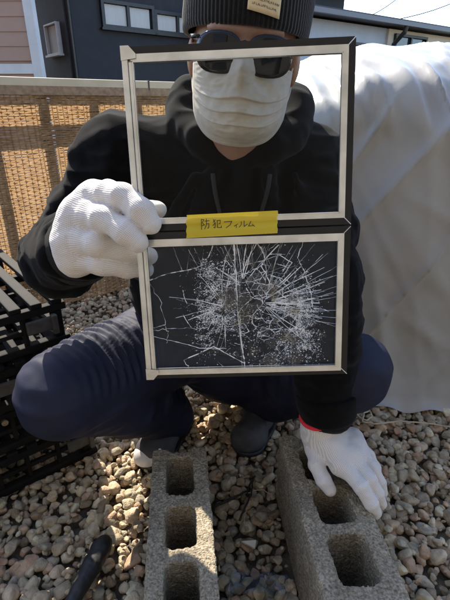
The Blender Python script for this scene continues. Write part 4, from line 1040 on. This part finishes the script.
# the web round the main impact
wp = np.array([(rg.gauss(.60, .095), rg.gauss(.50, .17)) for _ in range(130)])
for i in range(len(wp)):
    for k in range(i):
        m_p = (wp[i] + wp[k]) / 2; r2_ = ((wp[i] - wp[k]) ** 2).sum() / 4
        dd_ = ((wp - m_p) ** 2).sum(1); dd_[[i, k]] = 9
        if dd_.min() > r2_ and r2_ < .004: crack([tuple(wp[i]), tuple(wp[k])], rg.choice((.0003, .0005, .0008)), .003, 3)
for ic, nl, spread, lmax in (((.60, .47), 36, (-1.35, 1.1), .44), ((.50, .34), 26, (-2.6, -.5), .36), ((.40, .50), 22, (1.2, 5.0), .34)):
    for _ in range(nl):
        a = rg.uniform(*spread); r0_, r1_ = rg.uniform(.01, .10), rg.uniform(.12, lmax); bend = rg.gauss(0, .11)
        pt_ = lambda r, b: (ic[0] + r * math.cos(a + b), ic[1] + 1.3 * r * math.sin(a + b))
        crack([pt_(r0_, 0), pt_((r0_ + r1_) / 2, bend), pt_(r1_, bend * 1.5)], rg.choice((.0003, .0004, .0006, .0009)), .002, 3)
for _ in range(44):
    ic = rg.choice(((.60, .47), (.60, .47), (.42, .45))); r_ = rg.uniform(.06, .30); a = rg.uniform(0, 6.28); sp_ = rg.uniform(.2, .6) * (.16 / max(r_, .1)); g0 = rg.gauss(0, .06)
    crack([(ic[0] + r_ * (1 + g0 * k) * math.cos(a + sp_ * k / 3), ic[1] + 1.3 * r_ * (1 + g0 * k) * math.sin(a + sp_ * k / 3)) for k in range(4)], rg.choice((.0004, .0006, .0009)), .003, 3)
for _ in range(8):
    a = rg.uniform(-1.1, .5); r0_, r1_ = rg.uniform(.05, .16), rg.uniform(.2, .42); crack([(.58 + r0_ * math.cos(a), .50 + 1.2 * r0_ * math.sin(a)), (.58 + r1_ * math.cos(a), .50 + 1.2 * r1_ * math.sin(a))], rg.choice((.0004, .0005, .0008)), .003, 4)
for _ in range(70):                                           # fine short splinters in the crushed zones
    z_ = rg.choice((0, 1, 1)); u = rg.gauss(.36, .07) if z_ == 0 else rg.gauss(.80, .05); v = rg.uniform(.25, .95); a = rg.uniform(0, 6.28); l = rg.uniform(.02, .06)
    crack([(u, v), (u + l * math.cos(a), v + l * math.sin(a))], .00032, .003, 3)
for _ in range(26):
    u = rg.gauss(.5, .12); a = rg.uniform(-.35, .35); l = rg.uniform(.12, .3); crack([(u, rg.uniform(0, .04)), (u + a * l, l)], .00026, .002, 3)
cko = ck.build('crack', M['crack'], None); cko.parent = cp; cko['kind'] = 'stuff'; cko.location = (0, 0, 0)
# loose shards still held by the film: each catches the light at its own angle
for _ in range(46):
    u, v = min(max(rg.gauss(.6, .16), .25), .92), min(max(rg.gauss(.5, .2), .08), .92); c = cuv(u, v, -.0042); a0 = rg.uniform(0, 6.28); sz = rg.uniform(.006, .018)
    tn = nrm_(EZ_ + EX * rg.gauss(0, .05) + EY * rg.gauss(0, .05)); ex_ = nrm_(EX - tn * (EX @ tn)); ey_ = np.cross(tn, ex_)
    k = rg.choice((3, 4, 4, 5)); pp = [c + sz * rg.uniform(.6, 1.1) * (math.cos(a0 + 6.283 * i / k + rg.uniform(-.3, .3)) * ex_ + math.sin(a0 + 6.283 * i / k + rg.uniform(-.3, .3)) * ey_) for i in range(k)]
    mb = MB(); mb.poly(pp); mb.poly([p - tn * .0008 for p in pp][::-1])
    for i in range(k): mb.poly([pp[i], pp[(i + 1) % k], pp[(i + 1) % k] - tn * .0008, pp[i] - tn * .0008])
    sh_o = mb.build('glass_shard', M['shard'], None); sh_o.parent = cp
# crushed crumbs
def dens(u, v):
    d = np.exp(-((u - .36) / .105) ** 2) * np.where(v > .12, 1, .2) * np.exp(-((v - .50) / .33) ** 2)
    d = d + 1.7 * np.exp(-((u - .80 - .04 * (v - .6)) / .065) ** 2) * np.exp(-((v - .66) / .26) ** 2)
    d = d + .8 * np.exp(-((u - .67) / .09) ** 2) * np.exp(-((v - .82) / .17) ** 2)
    d = np.where(u < .24, d * .35, d)
    for (a, b, ra, rb) in ((.41, .78, .075, .10), (.74, .64, .04, .05), (.38, .95, .1, .06), (.63, .79, .05, .09)):
        d = np.where(((u - a) / ra) ** 2 + ((v - b) / rb) ** 2 < 1, d * .06, d)
    cl = noise(np.c_[u * 9, v * 9, u * 0 + .5], 1.0, 2.0); c2 = noise(np.c_[u * 34, v * 26, u * 0 + .5], 1.0, 6.0)
    return d * (.75 + .75 * cl) * np.maximum(.05, .7 + 1.1 * c2)
uv_ = np.random.default_rng(5).random((420000, 3)); uv_ = uv_[uv_[:, 2] * 1.5 < dens(uv_[:, 0], uv_[:, 1])][:17000]
cr = MB()
for u, v, _q in uv_:
    c = cuv(u, v, -.0044); s_ = rg.choice((.00014, .00016, .0002, .0002, .00026, .00026, .00034, .0005, .0009)) * rg.uniform(.8, 1.2); a = rg.uniform(0, 6.28); st_ = rg.uniform(.5, 1.8)
    p = [c + s_ * (st_ * math.cos(a + k * 2.1) * EX + math.sin(a + k * 2.1) * EY) for k in range(3)]; tp = c + EZ_ * s_ * rg.uniform(.4, 1.1)
    for k in range(3): cr.poly([p[k], p[(k + 1) % 3], tp])
cro = cr.build('glass_crumb', M['crack'], None); cro.parent = cp; cro['kind'] = 'stuff'; cro.location = (0, 0, 0)

# yellow tape with marker lettering, over the joint
def pane_uv(px, py):
    r = ray(px, py); o0 = np.array([0, 0, CAMH]); t = ((PBL - o0) @ EZ_) / (r @ EZ_); q = o0 + r * t - PBL; return q @ EX, q @ EY
tl, tr_, bl_, br_ = pane_uv(186.5, 215), pane_uv(277, 210.5), pane_uv(187, 238), pane_uv(277.5, 233)
tv, tq = [], []; nu, nv_ = 40, 14
def tpt(s_, t_, off=0):
    a = np.array(tl) + (np.array(tr_) - np.array(tl)) * s_; b = np.array(bl_) + (np.array(br_) - np.array(bl_)) * s_; p = a + (b - a) * t_
    n_ = .0026 + .0005 * noise(np.array([[s_ * 7, t_ * 2, .1]]), 1)[0] - (.0018 * math.exp(-((t_ - .52) / .12) ** 2)) + (.0016 * math.exp(-(s_ / .06) ** 2))
    return fl_(p[0] + (.0012 * noise(np.array([[t_ * 6, 3., 0]]), 1)[0] if s_ in (0, 1) else 0), p[1], n_ + off)
for i in range(nu):
    for j in range(nv_): tv.append(tpt(i / (nu - 1), j / (nv_ - 1)))
for i in range(nu - 1):
    for j in range(nv_ - 1): a = i * nv_ + j; tq.append((a, a + 1, a + nv_ + 1, a + nv_))
tape = obj('yellow_tape', np.array(tv), tq, M['tape'], win)
G_ = [[[(.1, 0), (.1, .95)], [(.1, .95), (.38, .92), (.2, .65), (.42, .42), (.16, .36)], [(.66, .98), (.66, .82)], [(.46, .78), (.98, .8)], [(.68, .78), (.62, .4), (.45, .03)], [(.66, .5), (.92, .52), (.9, .15), (.76, .08)]],
      [[(.35, .95), (.1, .7)], [(.12, .98), (.33, .6), (.28, .1), (.14, .14)], [(.3, .6), (.05, .35)], [(.52, .85), (.88, .87), (.86, .52), (.72, .50)], [(.56, .85), (.56, .12), (.99, .1), (.99, .28)]],
      [[(.1, .82), (.9, .85), (.72, .4), (.3, .05)]], [[(.85, .65), (.2, .3)], [(.56, .48), (.56, 0)]], [[(.3, .8), (.3, .4), (.05, .05)], [(.6, .88), (.6, .1), (.98, .42)]], [[(.5, .88), (.2, .15), (.85, .2)], [(.65, .45), (.95, .05)]]]
ink = MB(); pos = [(.155, .10, .46), (.285, .10, .42), (.405, .105, .34), (.515, .06, .24), (.575, .10, .32), (.665, .09, .27)]
for gl_, (s0, wd, ht) in zip(G_, pos):
    for st in gl_:
        for a, b in zip(st[:-1], st[1:]):
            A_ = tpt(s0 + a[0] * wd, .70 - a[1] * ht - .04, .0003); B_ = tpt(s0 + b[0] * wd, .70 - b[1] * ht - .04, .0003); t_ = nrm_(B_ - A_); n_ = np.cross(t_, EZ_) * .00042; e_ = t_ * .0003
            ink.poly([A_ - n_ - e_, B_ - n_ + e_, B_ + n_ + e_, A_ + n_ - e_])
io = ink.build('marker_lettering', M['ink'], None); io.parent = tape; io.location = (0, 0, 0)

# ------------------------------------------------------------------ small things on the gravel
t0, t1, t2 = Wz(104, 543, .046), Wz(87, 574, .044), Wz(70, 606, .040); dr_ = nrm_(t2 - t0)
tool = empty('hand_tool', tuple(t1)); tag(tool, 'black rubber gripped hand tool lying on the pebbles beside a concrete block', 'hand tool')
fg = Field(np.minimum(t0, t2) - .06, np.maximum(t0, t2) + .06, .002)
fg.chain([t0, t0 + dr_ * .012, t0 + dr_ * .05, t2], [.0165, .0200, .0190, .0135], .006)
fg.roughen(.0008, 180, 2.0); V, Q = fg.mesh(); obj('grip', V, Q, M['rubber'], tool)
for k in range(0): pass
MB().tube([t2 - dr_ * .02, t2 + dr_ * .14], .0075, 12).build('shaft', mat('tool_steel', (.12, .12, .13), (.2, .2, .2), .4, 60, metal=.9), tool, True)
hd = t2 + dr_ * .15; sdv = nrm_(np.cross(dr_, [0, 0, 1])); MB().tube([hd - sdv * .05, hd - sdv * .045, hd + sdv * .03, hd + sdv * .055], [.012, .014, .011, .004], 14).build('head', mat('tool_head', (.08, .08, .085), (.14, .14, .14), .45, 60, metal=.9), tool, True)

def wire(name, pix, r, m, label, cat, z=.03):
    P_ = [Wz(px, py, zz) for px, py, zz in pix]; pts = []
    for a, b in zip(P_[:-1], P_[1:]):
        for k in range(4): pts.append(a + (b - a) * k / 4 + np.array([rg.gauss(0, .0012), rg.gauss(0, .0012), 0]))
    pts.append(P_[-1]); n = len(pts)
    return tag(MB().tube(pts, [r * (1 - .4 * i / n) for i in range(n)], 7).build(name, m, None, True), label, cat)
wire('twig', [(214, 507, .042), (233, 498, .046), (247, 491, .046), (255, 476, .042)], .0032, M['twig'], 'thin dark twig lying between the two concrete blocks', 'twig')
wire('twig', [(239, 521, .04), (246, 507, .046), (252, 490, .05), (253, 477, .05)], .0026, M['twig'], 'short dark twig leaning steeply across another twig', 'twig')
wire('root', [(249, 493, .03), (256, 490, .033), (264, 490, .034), (271, 495, .03)], .0013, M['root'], 'pale curved dry stem lying on the shaded pebbles', 'stem')
wire('root', [(243, 523, .03), (247, 508, .036), (249, 498, .036)], .0010, M['root'], 'thin pale straw lying beside the short dark twig', 'stem')
wire('cord', [(352, 408, .02), (358, 416, .025), (366, 421, .03), (372, 417, .03), (370, 411, .025), (364, 413, .03), (362, 422, .03), (378, 424, .028), (400, 421, .025), (432, 424, .022), (455, 428, .02)], .0032, M['root'], 'looped tan cord lying on pebbles along the foot of the tarpaulin', 'cord')
cpz = [Wz(241.5, 541, .03), Wz(256, 540, .032), Wz(255, 548, .03)]; mb = MB(); mb.poly(cpz[::-1]); mb.poly([p - [0, 0, .004] for p in cpz])
for i in range(3): mb.poly([cpz[i], cpz[(i + 1) % 3], cpz[(i + 1) % 3] - [0, 0, .004], cpz[i] - [0, 0, .004]])
tag(mb.build('pale_chip', M['chip']), 'small cream triangular chip lying on pebbles between the blocks', 'chip')
pfV, pfQ = [], []
for i in range(24):
    for j in range(14):
        p = Wz(228 + 60 * i / 23, 572 + 22 * j / 13, .034); pfV.append(p + np.array([0, 0, .010 * noise(p[None] * [1, 1, 0], 55, 3)[0] + .004 * noise(p[None] * [1, 1, 0], 150, 5)[0]]))
for i in range(23):
    for j in range(13): a = i * 14 + j; pfQ.append((a, a + 1, a + 15, a + 14))
tag(obj('plastic_wrap', np.array(pfV), pfQ, M['film']), 'crumpled clear plastic wrap lying on the gravel between the blocks', 'plastic wrap')

for o in bpy.data.objects:
    if '_local' in o: del o['_local']
